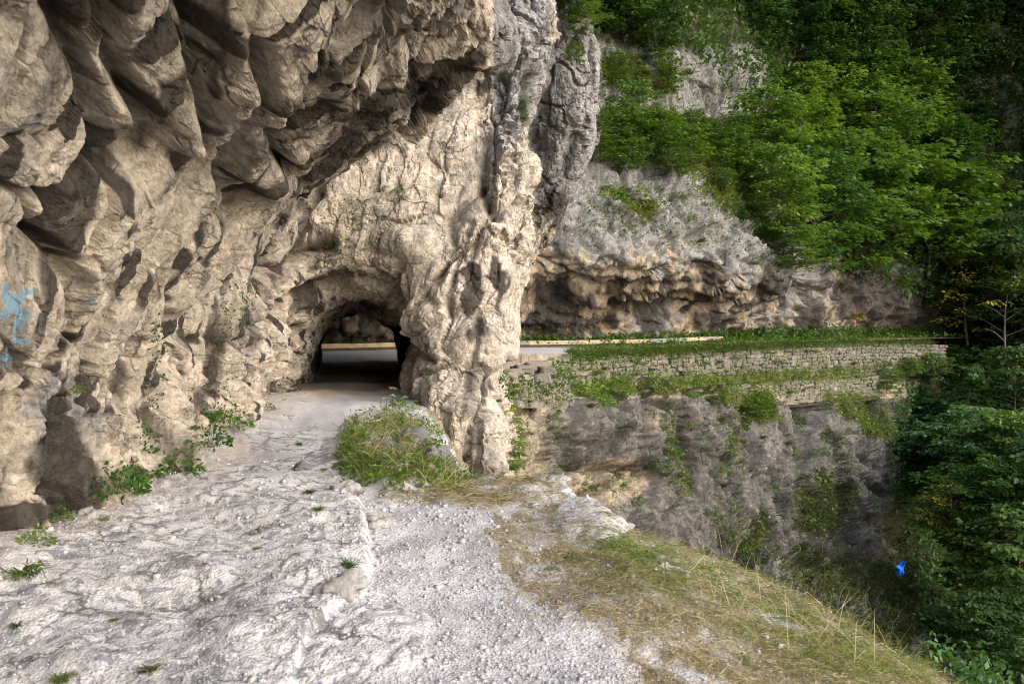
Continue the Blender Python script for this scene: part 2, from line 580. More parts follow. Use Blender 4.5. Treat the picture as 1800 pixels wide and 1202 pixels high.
# ------------------------------------------------------------------ solid rock from a distance field
def surface_nets(S):
    ins = S < 0
    cs = tuple(s - 1 for s in S.shape)
    acc = np.zeros(cs + (3,), np.float32)
    cnt = np.zeros(cs, np.float32)
    idx = np.indices(S.shape).astype(np.float32)
    edges = []
    for ax in range(3):
        sl0 = [slice(None)] * 3; sl1 = [slice(None)] * 3
        sl0[ax] = slice(0, -1); sl1[ax] = slice(1, None)
        a, b = S[tuple(sl0)], S[tuple(sl1)]
        x = ins[tuple(sl0)] != ins[tuple(sl1)]
        I = np.argwhere(x)
        t = a[x] / (a[x] - b[x])
        P = I.astype(np.float32)
        P[:, ax] += t
        o = [k for k in range(3) if k != ax]
        for d1 in (0, 1):
            for d2 in (0, 1):
                J = I.copy()
                J[:, o[0]] -= d1
                J[:, o[1]] -= d2
                ok = np.all((J >= 0) & (J < np.array(cs)), axis=1)
                J = J[ok]
                np.add.at(acc, (J[:, 0], J[:, 1], J[:, 2]), P[ok])
                np.add.at(cnt, (J[:, 0], J[:, 1], J[:, 2]), 1)
        edges.append((ax, o, I, ins[tuple(sl0)][x]))
    act = cnt > 0
    ids = np.full(cs, -1, np.int64)
    ids[act] = np.arange(act.sum())
    V = acc[act] / cnt[act][:, None]
    quads = []
    for ax, o, I, fl in edges:
        ok = (I[:, o[0]] > 0) & (I[:, o[1]] > 0) & (I[:, o[0]] < cs[o[0]]) & (I[:, o[1]] < cs[o[1]]) & (I[:, ax] < cs[ax])
        I, fl = I[ok], fl[ok]
        def g(d1, d2):
            J = I.copy(); J[:, o[0]] -= d1; J[:, o[1]] -= d2
            return ids[J[:, 0], J[:, 1], J[:, 2]]
        q = np.stack([g(1, 1), g(0, 1), g(0, 0), g(1, 0)], 1)
        if ax == 1:
            fl = ~fl
        q[~fl] = q[~fl][:, ::-1]
        quads.append(q)
    Q = np.concatenate(quads)
    return V, Q[(Q >= 0).all(1)]

def grid_quads(nu, nv):
    """row-major (nv rows, nu columns)"""
    i = np.arange(nu - 1)[None, :] + nu * np.arange(nv - 1)[:, None]
    return np.stack([i, i + 1, i + nu + 1, i + nu], -1).reshape(-1, 4)

YB = [-40, 3, 5.5, 8, 10, 13, 16, 18.7, 22, 30, 36]
XB = [-3.2, -3.4, -3.5, -3.65, -4.0, -4.3, -4.45, -4.75, -5.5, -7.5, -8.9]
YL = [-40, 3, 7.5, 9, 11, 13, 14.5, 16, 17.2, 18.7, 22, 36]
XL = [0.9, 0.55, 0.05, -0.29, -1.2, -2.25, -3.1, -4.3, -4.9, -5.0, -5.6, -9]
GZ = [-9, -1.0, 0, 1, 1.5, 2, 2.5, 3, 3.5, 4, 4.3, 4.6, 5.5, 14]
GG = [0.10, 0.04, 0, -0.03, 0.0, 0.06, 0.15, 0.27, 0.43, 0.64, 0.80, 0.98, 1.03, 1.10]
YFZ = [-8, -4, -1.5, 0, 1, 2, 3, 5, 9, 14]
YFV = [14.2, 14.6, 15.0, 15.6, 16.3, 16.8, 17.0, 17.5, 18.6, 20]
XRZ = [-8, -1.74, -0.07, 0.7, 1.2, 2.0, 3.4, 4.7, 6.4, 8.2, 8.9, 12]
XRV = [-0.26, -0.28, -0.39, -0.3, -0.2, 0.0, 0.2, 0.32, 0.42, 0.55, 0.9, 1.2]
X2Z = [-8, 3.9, 4.4, 5.7, 6.1, 8.1, 10.1, 11, 12.2, 13.5]
X2V = [-1.5, -0.6, 0.45, 1.7, 1.95, 2.45, 2.6, 2.1, 1.3, 0.9]
TY = [6, 10, 14, 16, 18.7, 22, 30, 40]
TC = [-2.0, -2.5, -3.0, -3.28, -3.68, -4.12, -5.72, -7.6]
TW = [0.8, 1.1, 1.5, 1.72, 1.50, 1.52, 1.70, 1.8]
TH = [2.0, 2.4, 3.2, 3.35, 2.35, 1.92, 2.1, 2.4]

def rock_field(x, y, z):
    xb, xl = interp(y, YB, XB), interp(y, YL, XL)
    g = interp(z, GZ, GG)
    X = xb + (xl - xb) * g
    dg = (interp(z + 0.15, GZ, GG) - interp(z - 0.15, GZ, GG)) / 0.3
    fa = (x - X) / np.sqrt(1 + ((xl - xb) * dg) ** 2)
    yf = interp(z, YFZ, YFV) + 0.10 * np.maximum(-x - 2.0, 0)
    fb = smax(yf - y, x - interp(z, XRZ, XRV) - 0.006 * (y - 18), 0.7)
    f = smin(fa, fb, 0.55)
    fb2 = smax(24.3 - 0.12 * (z - 6) - 0.5 * (x - 0.5) - y, (x - interp(z, X2Z, X2V)) * 0.85, 0.6)
    f = smin(f, fb2, 0.35)
    c, w, h = interp(y, TY, TC), interp(y, TY, TW), interp(y, TY, TH)
    q = (np.abs(x - c) / w) ** 2.6 + (np.maximum(z + 0.3, 0) / (h + 0.3)) ** 2.6
    ft = (q ** (1 / 2.6) - 1) * np.minimum(w, h)
    f = smax(f, -ft, 0.7)
    return np.maximum(f, y - 34.0 - 10 * sstep(2.6, 3.4, z))  # upper rock runs on unseen past the tunnel, added to shade the road

def warped(u, v, l):
    y = np.exp(l)
    return u * y, y, EYE + v * y

STEP = 0.0162
gu = np.arange(-1.02, 0.17, STEP)
gl = np.arange(math.log(2.7), math.log(45.5), STEP * 1.15)
gv = np.arange(-0.34, 0.64, STEP)
U_, L_, V_ = np.meshgrid(gu, gl, gv, indexing='ij')
Xg, Yg, Zg = warped(U_, V_, L_)
Sg = rock_field(Xg, Yg, Zg).astype(np.float32) / Yg
NV, NQ = surface_nets(Sg)
uu = gu[0] + NV[:, 0] * STEP
ll = gl[0] + NV[:, 1] * STEP * 1.15
vv = gv[0] + NV[:, 2] * STEP
NV = np.stack(warped(uu, vv, ll), 1).astype(np.float32)
# drop what lies well outside the view or under the ground
px, py = proj(NV)
qx, qy = px[NQ], py[NQ]
keep = ((qx > -330).any(1) & (qx < 1110).any(1) & (qy > -180).any(1) & (qy < 1120).any(1) & ~((NV[NQ][:, :, 2] < -0.9).all(1) & (NV[NQ][:, :, 0] < -1.9).all(1)))
NQ = NQ[keep]
used = np.unique(NQ)
remap = np.full(len(NV), -1, np.int64); remap[used] = np.arange(len(used))
NV, NQ = NV[used], remap[NQ]

def subdivided(V, Q, levels):
    me = mesh_from('tmp', V, Q)
    o = link('tmp', me)
    md = o.modifiers.new('s', 'SUBSURF')
    md.levels = levels
    md.subdivision_type = 'CATMULL_CLARK'
    md.boundary_smooth = 'PRESERVE_CORNERS'
    dg = bpy.context.evaluated_depsgraph_get()
    dg.update()
    ev = o.evaluated_get(dg)
    m2 = bpy.data.meshes.new_from_object(ev)
    bpy.data.objects.remove(o)
    bpy.data.meshes.remove(me)
    return m2

def rock_relief(P, S, e, amp=1.0, blocky=1.0, streak=1.0, holes=1.0, al=1.0, joint=1.0):
    """displacement of rock at points P; S scales the features in metres, e is the direction that the flutes run in"""
    e = np.array(e, np.float32); e /= np.linalg.norm(e)
    W = np.stack([fbm(P / (1.3 * S) + k * 50, 2) for k in (1, 2, 3)], 1) * 0.20 * S
    Q = P + W
    def along(Q, f):
        return Q - np.outer(Q @ e, e) * (1 - f * al)
    f1, f2, tl, cid = worley(along(Q, 0.42) / (1.2 * S))
    edge = np.clip((f2 - f1) / 0.12, 0, 1) ** 0.7
    h = blocky * S * (0.50 * tl + 0.17 * (edge - 1) + 0.20 * (cid - 0.5))
    h += 0.12 * S * fbm(P / (1.9 * S), 2)
    r = ridged(along(Q, 0.26) / (0.62 * S), 3, 0.55)
    h += streak * 0.20 * S * (r - 0.6)
    f1, f2, tl, cid = worley((Q - np.outer(Q @ e, e) * (0.5 + 0.15 * (al < 1))) / (0.46 * S) + 9.1)
    m = 0.45 + 0.55 * sstep(-0.25, 0.2, perlin(P / (1.5 * S) + 70))
    h += S * m * (0.24 * tl + 0.07 * (np.clip((f2 - f1) / 0.10, 0, 1) ** 0.7 - 1) + 0.05 * (cid - 0.5))
    f1, f2, tl, cid = worley((Q - np.outer(Q @ e, e) * 0.35) / (0.19 * S) + 3.3)
    h += S * m * (0.10 * tl + 0.03 * (np.clip((f2 - f1) / 0.12, 0, 1) - 1))
    f1, f2, tl, cid = worley(P / (0.085 * S) + 5.3)
    h += S * (0.035 * tl + 0.012 * (cid - 0.5))
    # joints: thin deep cracks
    cr_ = np.abs(perlin(along(Q, 0.4) / (1.05 * S) + 55))
    h -= joint * S * 0.26 * sstep(0.055, 0.0, cr_) * sstep(-0.05, 0.25, perlin(P / (1.4 * S) + 91))
    cr_ = np.abs(perlin(along(Q, 0.4) / (0.45 * S) + 155))
    h -= joint * S * 0.12 * sstep(0.07, 0.0, cr_) * sstep(0.0, 0.3, perlin(P / (0.9 * S) + 191))
    # solution holes
    f1, f2, tl, cid = worley(Q / (0.42 * S) + 21)
    h -= holes * S * 0.16 * (cid > 0.72) * sstep(0.30, 0.05, f1) * sstep(-0.1, 0.25, perlin(P / (1.1 * S) + 33))
    return amp * h

# ------------------------------------------------------------------ the cliff with the half tunnel
from mathutils.bvhtree import BVHTree
bvh = BVHTree.FromPolygons([tuple(v) for v in NV.tolist()], NQ.tolist())
vis = np.zeros(len(NV), bool)
inview = (np.abs(px[used] - 900) < 1000) & (np.abs(py[used] - 600) < 720)
for eye in ((0, 0, EYE), (-0.9, 0, EYE), (0.9, 0.2, EYE)):
    e = Vector(eye)
    for i in np.nonzero(inview & ~vis)[0]:
        v = Vector(NV[i].tolist())
        dv = v - e
        L = dv.length
        hit = bvh.ray_cast(e, dv / L, L * 0.985 - 0.06)
        if hit[0] is None:
            vis[i] = True
for _k in range(2):                                  # grow by three rings
    fv = vis[NQ].any(1)
    vis[NQ[fv].ravel()] = True
fv = vis[NQ].any(1)
def part_of(Q):
    u = np.unique(Q)
    m = np.full(len(NV), -1, np.int64); m[u] = np.arange(len(u))
    return NV[u], m[Q]
HID = part_of(NQ[~fv])
me = subdivided(*part_of(NQ[fv]), 3)
V, N = vcoords(me), vnormals(me)
px, py = proj(V)
d = V[:, 1]
dsc = d / FPX                                        # metres per pixel there
ceil = sstep(0.1, -0.5, N[:, 2])
pil = sstep(0, 0.5, blob(px, py, 810, 600, 130, 270)) * (d > 13)
leftw = sstep(600, 480, px)
fs = sstep(0, 0.4, blob(px, py, 690, 300, 190, 200, -20)) * (d > 15)
# on the half tunnel the flutes follow its section: coordinates radius, depth, way round
ax_x = interp(d, [0, 7, 11, 15, 18, 30], [0.2, -0.3, -1.2, -2.3, -3.3, -5.6])
ax_z = 1.2
rad = np.hypot(V[:, 0] - ax_x, V[:, 2] - ax_z)
ang = np.arctan2(V[:, 2] - ax_z, ax_x - V[:, 0])
CU = np.stack([rad, d, ang * 3.4], 1).astype(np.float32)
tunw = np.clip(sstep(700, 600, px) * (1 - sstep(14.8, 16.2, d) * sstep(480, 420, py)), 0, 1)
h = rock_relief(V, 0.95, (0.2, 0.05, 0.95), 1.0, 1.0, np.clip(0.8 + 0.5 * leftw - 0.5 * pil - 0.5 * fs, 0.2, 2), 1 - pil, 1.0, 1 - 0.75 * np.maximum(pil, fs))
mt = tunw > 0
ht = rock_relief(CU[mt], 0.95, (0, 0, 1), 0.9, 0.65, 1.2, 0.6, 0.7) * (1 - 0.58 * ceil[mt])
h[mt] = h[mt] * (1 - tunw[mt]) + ht * tunw[mt]
# large flutes of the left wall
h += tunw * 0.34 * (ridged(CU * np.array([.5, 1.0, 0.16]) / 0.95 + 4, 3, 0.5) - 0.62)
h += 0.30 * fbm(V / 2.6 + 12, 2) * leftw
h -= np.median(h[leftw > 0.5]) * leftw + np.median(h[leftw < 0.5]) * (1 - leftw)
face = blob(px, py, 690, 300, 190, 200, -20)          # the smooth slab above the tunnel
inside = sstep(19, 24, d) * sstep(720, 690, px)
h *= (1 - 0.72 * sstep(0, 0.4, face) * (d > 15)) * (1 - 0.35 * inside)
h *= (1 - 0.48 * pil) * (1 - 0.35 * sstep(925, 945, px) * (d > 20))

# forms one can point at: bulges (px, py, rx, ry, rot, height in px) and clefts (points, width, depth in px, in front of a depth)
BULGES = [
    (70, 200, 150, 135, 15, 62), (250, 90, 110, 130, 10, 60), (215, 165, 60, 60, 0, 30), (300, 190, 55, 60, 30, 28),
    (40, 330, 130, 60, 0, 28), (185, 530, 95, 120, 5, 34), (240, 400, 120, 90, -40, 24), (120, 690, 70, 80, 0, 20),
    (480, 80, 90, 120, 25, 32), (600, 70, 110, 90, 20, 38), (760, 60, 120, 75, -10, 36), (640, 160, 80, 60, 0, 26),
    (390, 120, 35, 110, 12, 22), (480, 190, 35, 25, 0, 26), (420, 260, 40, 90, 25, 20), (560, 180, 45, 70, 30, 18),
    (300, 200, 30, 45, 0, 26), (100, 830, 60, 70, 0, 14), (180, 740, 40, 90, 0, 12),
    (840, 470, 65, 90, 10, 26), (790, 570, 60, 70, 0, 24), (850, 600, 60, 80, 0, 20), (770, 690, 80, 70, 30, 22),
    (730, 430, 45, 35, 0, 16), (690, 420, 40, 30, 0, 15), (790, 500, 40, 45, 0, 18), (860, 380, 50, 70, -30, 22), (740, 560, 30, 40, 0, 14),
    (850, 760, 60, 80, 0, 18), (800, 240, 40, 60, 20, 14), (880, 250, 45, 90, 0, 18), (900, 60, 70, 90, 10, 20),
    (985, 190, 60, 110, -15, 22), (950, 320, 45, 60, 30, 16), (1000, 90, 45, 70, 0, 14),
]
for cx, cy, rx, ry, rot, a in BULGES:
    b = blob(px, py, cx, cy, rx, ry, rot)
    h += a * dsc * b ** 0.75 * np.where(cx < 560, 0.8, 1.0)
CLEFTS = [
    ([(120, 0), (140, 90), (160, 150), (158, 230), (130, 290), (60, 325)], 9, 40), ([(210, 0), (205, 110), (240, 200), (225, 255), (165, 280)], 11, 55),
    ([(335, 0), (330, 100), (320, 160), (270, 205), (235, 250), (180, 300)], 10, 50), ([(0, 320), (80, 330), (60, 400), (85, 470)], 8, 30),
    ([(30, 330), (35, 400), (70, 420)], 6, 22), ([(90, 440), (85, 500), (60, 600), (55, 700)], 9, 30), ([(100, 460), (100, 580), (130, 620)], 7, 26),
    ([(370, 0), (365, 100), (350, 170), (335, 240), (300, 270)], 13, 60), ([(440, 60), (430, 180), (400, 290), (390, 330)], 11, 42), ([(540, 60), (490, 170), (470, 250), (500, 290)], 9, 34),
    ([(330, 250), (300, 330), (250, 400), (205, 450)], 7, 22), ([(440, 330), (400, 380), (330, 430), (300, 490), (290, 560)], 9, 36),
    ([(520, 350), (450, 420), (400, 470), (350, 520), (310, 600)], 8, 30), ([(560, 430), (470, 490), (420, 560), (390, 620), (375, 720)], 13, 44),
    ([(600, 500), (520, 520), (450, 580), (430, 660)], 7, 22), ([(300, 560), (280, 660), (260, 760), (250, 830)], 8, 26), ([(230, 600), (215, 660), (230, 720)], 8, 28),
    ([(120, 620), (110, 700), (95, 780), (70, 860)], 9, 30), ([(340, 600), (330, 690), (320, 790)], 7, 22), ([(20, 620), (40, 720), (30, 820)], 8, 24),
    ([(480, 560), (450, 620), (440, 700)], 6, 18), ([(520, 580), (500, 640), (495, 690)], 6, 16),
    ([(880, 60), (850, 110), (740, 120), (640, 150), (560, 190)], 9, 30), ([(700, 30), (610, 100), (600, 150)], 8, 26), ([(640, 0), (560, 60), (540, 120)], 8, 26),
    ([(830, 400), (800, 480), (790, 560), (740, 590)], 5, 15), ([(850, 330), (790, 390), (800, 440), (770, 500)], 7, 22), ([(900, 360), (850, 400), (830, 450)], 5, 14),
    ([(855, 250), (850, 340), (870, 390)], 8, 24), ([(920, 140), (915, 250), (920, 330)], 7, 20), ([(840, 560), (830, 640), (760, 660)], 5, 14), ([(880, 640), (850, 720), (820, 760), (800, 830)], 9, 26),
    ([(770, 640), (720, 600), (700, 560)], 5, 12), ([(870, 700), (865, 760), (880, 820)], 5, 16), ([(700, 470), (690, 520), (720, 550)], 5, 14), ([(560, 330), (530, 380), (520, 440)], 7, 20),
    ([(930, 340), (985, 300), (1010, 240)], 6, 16), ([(935, 60), (930, 180), (925, 260)], 7, 18),
]
for pts, w, a in CLEFTS:
    q = seg_dist(px, py, pts)
    wob = 1 + 0.5 * perlin(V * 2.2)
    h -= a * dsc * np.exp(-(q / (w * wob * (1.35 if pts[0][0] < 620 else 1.1))) ** 2) * (1.7 if pts[0][0] < 620 else 1.0)
V2 = V + N * h[:, None]
me.vertices.foreach_set('co', V2.astype(np.float32).ravel())
me.update()
N2 = vnormals(me)
splat(V2, N2)
NEARV = (V2, N2)
px, py = proj(V2)
pn = fbm(V2 * 0.8, 4)
grey = np.maximum.reduce([
    1.3 * blob(px, py, 900, 70, 75, 230, 8) * (px > 868), 1.6 * blob(px, py, 1000, 150, 110, 330, -10) * (d > 19.5),
    1.2 * blob(px, py, 985, 320, 60, 80, 0) * (d > 19.5), 0.5 * blob(px, py, 100, 740, 120, 110, 0), 0.25 * blob(px, py, 560, 360, 90, 120, 40)])
grey = np.clip(grey + 0.20 + 0.25 * pn, 0, 1)
STAINS_AND_SHADOW = [(825, 515, 20, 52, -4, 1.3), (877, 495, 15, 48, -6, 1.2), (842, 585, 20, 30, 0, .7), (85, 830, 30, 70, 12, .75), (150, 850, 14, 60, 0, .6), (100, 530, 14, 80, 8, .5),
          (375, 650, 20, 120, 12, .8), (215, 245, 40, 40, 0, .6), (365, 120, 16, 150, 8, .6), (330, 250, 40, 20, 0, .4), (420, 330, 14, 120, 25, .4),  # the round patch under the hanging boulder paints its shadow
          (720, 180, 130, 34, -18, .85), (640, 235, 80, 40, -30, .85), (560, 130, 30, 60, 30, .4), (530, 280, 60, 30, -30, .5), (820, 115, 50, 26, -10, .6), (600, 280, 60, 20, -20, .7),
          (80, 10, 160, 30, 0, .4), (835, 690, 22, 70, 10, .75), (820, 770, 12, 35, 0, .8), (640, 545, 80, 30, 0, .6), (860, 340, 30, 70, 0, .5), (880, 300, 30, 40, 0, .5),
          (450, 560, 30, 90, 30, .45), (980, 370, 30, 60, 0, .7), (960, 450, 20, 70, 0, .6), (210, 660, 14, 50, 0, .5), (480, 500, 60, 30, -35, .5), (720, 560, 20, 50, 0, .4)]
st = np.zeros(len(V2), np.float32)
ws = np.clip(12.0 / V2[:, 1], 0.4, 2)
wx = px + ws * (22 * perlin(V2 / 0.9 + 3) + 14 * perlin(V2 / 0.35 + 8) + 8 * perlin(V2 / 0.13))
wy = py + ws * (30 * perlin(V2 / 0.9 + 13) + 18 * perlin(V2 / 0.35 + 18))
for cx, cy, rx, ry, rot, a in STAINS_AND_SHADOW:
    st = np.maximum(st, a * blob(wx, wy, cx, cy, rx * 1.15, ry * 1.15, rot) ** 0.7 * 0.9)
st = np.maximum(st, 0.36 * sstep(0.05, 0.8, fbm(V2 * np.array([0.9, 0.9, 0.35]) + 40, 4)))
st = np.maximum(st, 0.6 * sstep(20.5, 24, d) * (px < 740) * (py > 500))  # darker into the tunnel: its shade put into the rock tone
CV2 = CU * np.array([0.5, 1.0, 0.14])
sk = sstep(0.12, 0.60, fbm(CV2 / 0.55 + 31, 3)) * 0.62
sk = np.maximum(sk, 1.0 * sstep(0.16, 0.34, fbm(CV2 / np.array([.2, .2, .26]) + 61, 3)) * sstep(-0.1, 0.3, fbm(V2 / 1.6 + 77, 2)))
sk = np.maximum(sk, 0.7 * sstep(0.35, 0.6, fbm(CU / np.array([.5, .5, .8]) + 91, 4)))
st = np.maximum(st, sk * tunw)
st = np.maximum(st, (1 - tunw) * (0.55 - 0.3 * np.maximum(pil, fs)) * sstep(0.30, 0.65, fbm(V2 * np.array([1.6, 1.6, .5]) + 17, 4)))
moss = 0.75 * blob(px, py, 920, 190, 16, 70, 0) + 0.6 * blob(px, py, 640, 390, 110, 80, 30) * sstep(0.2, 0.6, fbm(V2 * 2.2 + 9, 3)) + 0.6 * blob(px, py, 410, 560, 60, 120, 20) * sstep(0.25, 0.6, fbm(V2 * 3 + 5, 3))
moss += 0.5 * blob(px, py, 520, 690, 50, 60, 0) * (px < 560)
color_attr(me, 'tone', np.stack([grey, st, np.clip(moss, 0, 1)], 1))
STROKES = [[(8, 503), (12, 530), (18, 548), (4, 555)], [(25, 520), (22, 545)], [(57, 513), (40, 514), (33, 540), (30, 575), (28, 598), (46, 600)], [(31, 556), (52, 554)], [(0, 640), (10, 628), (34, 621)], [(160, 527), (157, 534)]]
paint = np.zeros(len(V2), np.float32)
for s in STROKES:
    paint = np.maximum(paint, sstep(6.5, 4.0, seg_dist(px, py, s) + 1.8 * perlin(V2 * 9)))
paint *= (px < 200) & (V2[:, 1] < 9)
color_attr(me, 'paint', np.stack([paint, 0 * paint, 0 * paint], 1))
me.polygons.foreach_set('use_smooth', np.zeros(len(me.polygons), bool))
me.materials.append(M_NEAR)
cliff = link('cliff', me)
tag(cliff, 'pale overhanging limestone cliff with a half tunnel and a pillar over the gravel path', None, None, 'structure')
print('near rock', len(me.polygons))

mh = subdivided(*HID, 1)
HV, HN = vcoords(mh), vnormals(mh)
HV += HN * (rock_relief(HV, 0.95, (0.55, 0.05, 0.83), 0.9) - 0.05)[:, None]
mh.vertices.foreach_set('co', HV.astype(np.float32).ravel())
mh.materials.append(M_NEAR)
color_attr(mh, 'tone', np.tile(np.array([[0.3, 0.3, 0.0]]), (len(HV), 1)))
color_attr(mh, 'paint', np.zeros((len(HV), 3)))
tag(link('cliff_back', mh), kind='structure')  # unseen rock, with the roof added to shade the road

# the same cliff goes on behind the camera
ys = np.linspace(-32, 3.4, 40)
zs = np.array([-2, 0, 1, 1.5, 2, 2.5, 3, 3.5, 4, 4.3, 4.6, 5.5, 9, 14, 22])
Yq, Zq = np.meshgrid(ys, zs)
Xq = interp(Yq, YB, XB) + (interp(Yq, YL, XL) - interp(Yq, YB, XB)) * interp(Zq, GZ, GG) - 0.15
BV = np.stack([Xq.ravel(), Yq.ravel(), Zq.ravel()], 1)
BV[:, 0] += 0.5 * fbm(BV / 1.5, 3)
mb = mesh_from('cliff_behind', BV, grid_quads(len(ys), len(zs)), M_NEAR)
color_attr(mb, 'tone', np.tile(np.array([[0.3, 0.2, 0.0]]), (len(BV), 1)))
color_attr(mb, 'paint', np.zeros((len(BV), 3)))
tag(link('cliff_continuation', mb), kind='structure')

# ------------------------------------------------------------------ relief surfaces further off
def cr(xs, tab, q):
    """smooth interpolation of a table along its last axis"""
    xs = np.array(xs, float)
    tab = np.array(tab, float)
    m = np.gradient(tab, xs, axis=-1)
    i = np.clip(np.searchsorted(xs, q) - 1, 0, len(xs) - 2)
    hh = xs[i + 1] - xs[i]
    t = (q - xs[i]) / hh
    a, b = tab[..., i], tab[..., i + 1]
    ma, mb_ = m[..., i] * hh, m[..., i + 1] * hh
    return (2 * t**3 - 3 * t**2 + 1) * a + (t**3 - 2 * t**2 + t) * ma + (-2 * t**3 + 3 * t**2) * b + (t**3 - t**2) * mb_

def relief_grid(cols, rows, D, step):
    qx = np.arange(cols[0], cols[-1] + 0.1, step)
    qy = np.arange(rows[0], rows[-1] + 0.1, step)
    T = cr(cols, np.array(D, float), qx)           # rows x qx
    T = cr(rows, T.T, qy).T                        # qy x qx
    X, Y = np.meshgrid(qx, qy)
    P = px_points(X.ravel(), Y.ravel(), T.ravel()).astype(np.float32)
    Q = grid_quads(len(qx), len(qy))[:, ::-1]
    return P, Q, X.ravel(), Y.ravel()

def make_relief(name, P, Q, mat, hfun, tone, label=None, sp=True, ochre=None, flat=False):
    me = mesh_from(name, P, Q, mat)
    N = vnormals(me)
    h = hfun(P, N)
    V2 = (P + N * h[:, None]).astype(np.float32)
    me.vertices.foreach_set('co', V2.ravel())
    me.update()
    N2 = vnormals(me)
    if sp:
        splat(V2, N2)
    if flat:
        me.polygons.foreach_set('use_smooth', np.zeros(len(me.polygons), bool))
    color_attr(me, 'tone', np.clip(tone(V2, N2), 0, 1))
    pz = np.zeros((len(V2), 3), np.float32)
    if ochre is not None:
        pz[:, 1] = ochre(V2)
    color_attr(me, 'paint', pz)
    o = link(name, me)
    tag(o, label, None, None, 'structure')
    print(name, len(Q))
    return o, V2, N2

# far cliff over the road
FC = [440, 600, 720, 860, 950, 1050, 1150, 1250, 1340, 1395, 1440, 1550, 1690, 1850]
DB = np.array([48, 49.5, 51.5, 53.5, 55, 57, 59.5, 63, 66.5, 69, 74, 80, 88, 97.0])
FR = [-80, 40, 130, 205, 225, 300, 350, 410, 450, 500, 540, 580, 625]
OFFA = np.array([15, 10, 7.5, 6.5, 3.0, -1.5, -3.7, -5.0, -5.6, -4.0, -1.0, -.2, 0.2])       # the bulging face
OFFB = np.array([22, 16, 13, 11, 9.5, 6.5, 5, 2, 0.0, -2.2, -1.6, -.4, 0.2])                # the low undercut band to the right
WB = np.array([0, 0, 0, 0, 0, 0, 0, 0, .06, .35, 1, 1, 1, 1.0])
DF = DB[None, :] + OFFA[:, None] * (1 - WB)[None, :] + OFFB[:, None] * WB[None, :]
def far_shift(x, y):
    s_ = np.interp(y, [0, 150, 250, 330, 400, 450, 490, 520, 560, 600], [-90, -70, -55, -40, -25, 2, 14, 10, 40, 40])
    return x + s_ * np.interp(x, [1200, 1350, 1450, 1600], [0, 1, 1, 0])
P, Q, gx, gy = relief_grid(FC, FR, DF, 2.6)
gx = far_shift(gx, gy)
gy = gy + np.interp(gy, [330, 420, 520, 590], [0, 1, 1, 0]) * (26 * perlin(np.stack([gx / 120, 0 * gx, 0 * gx + 3], 1)) + 10 * perlin(np.stack([gx / 40, 0 * gx, 0 * gx + 8], 1)))
P = px_points(gx, gy, P[:, 1]).astype(np.float32)
GRASSY_FAR = [[(1030, 205), (1090, 190), (1200, 195), (1330, 235), (1355, 330), (1300, 310), (1200, 300), (1130, 285), (1040, 265)],
              [(1055, 325), (1145, 350), (1150, 382), (1100, 375)], [(1210, 320), (1340, 330), (1345, 400), (1290, 370)], [(980, 0), (1060, 0), (1050, 50), (990, 40)], [(1060, 100), (1190, 120), (1170, 155), (1060, 145)]]
def soft_poly(x, y, polys, jit=18, seed=0.0):
    jx = jit * perlin(np.stack([x / 22, y / 22, np.full_like(x, seed)], 1))
    jy = jit * perlin(np.stack([x / 22, y / 22, np.full_like(x, seed + 7)], 1))
    m = np.zeros(len(x), bool)
    for p in polys:
        m |= in_poly(x + jx, y + jy, p)
    return m.astype(np.float32)
def far_h(P, N):
    x, y = proj(P)
    low = sstep(400, 470, y)
    h = (0.65 * rock_relief(P, 3.0, (0.1, 0, 1), 0.8, 0.9, 0.55) + 0.30 * rock_relief(P + 70, 1.2, (0.2, 0, 1))) * (1 - 0.55 * low)
    h += 1.1 * fbm(P * np.array([.22, .22, .5]) + 3, 3) * sstep(250, 330, y)
    h += low * rock_relief(P + 40, 1.7, (0.9, 0.3, 0.3), 0.75, 1.0, 0.4)
    return h
def far_tone(V, N):
    x, y = proj(V)
    n = fbm(V / 4.0, 4)
    n2 = fbm(V / 1.1 + 5, 3)
    g = np.clip(sstep(520, 370, y + 60 * n + 55 * n2 - 60 * sstep(1150, 1400, x)) * 1.05 + 0.12 + 0.25 * n + 0.3 * sstep(520, 560, y), 0, 1)
    g = np.maximum(g, 0.9 * blob(x, y, 1150, 560, 70, 50)) * (1 - 0.5 * sstep(1420, 1500, x))
    s = 0.5 * sstep(0.1, 0.9, fbm(V * np.array([.4, .4, .12]) + 11, 4)) + 0.5 * blob(x, y, 985, 460, 20, 120) + 0.75 * sstep(455, 525, y + 25 * n2) * sstep(-0.5, 0.3, n + 0.4 * n2) + 0.55 * sstep(1420, 1560, x)  # low term: weathering, deepened to paint the shade under the brow
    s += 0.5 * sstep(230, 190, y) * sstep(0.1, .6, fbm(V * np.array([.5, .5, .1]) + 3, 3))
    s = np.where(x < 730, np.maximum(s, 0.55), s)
    m = 0.9 * soft_poly(x, y, GRASSY_FAR) + 0.5 * sstep(0.35, 0.7, fbm(V / 1.6 + 8, 3)) * sstep(560, 380, y)
    m = np.maximum(m, 1.0 * sstep(1410, 1440, x) * sstep(470, 450, y + 14 * n))
    m = np.maximum(m, 0.8 * sstep(130, 60, y + 20 * n))
    m = np.maximum(m, sstep(590, 600, y))
    return np.stack([g, s, m], 1)
def far_ochre(V):
    x, y = proj(V)
    o = sum(blob(x, y, cx, cy, rx, ry) for cx, cy, rx, ry in ((947, 582, 11, 9), (998, 575, 10, 13), (1062, 572, 14, 8), (1072, 588, 8, 10), (1510, 560, 20, 14), (1180, 545, 12, 8)))
    return np.clip(o * 1.3, 0, 1)
make_relief('far_cliff', P, Q, M_FAR, far_h, far_tone, 'far grey and tan limestone cliff bulging over the narrow road', True, far_ochre, False)

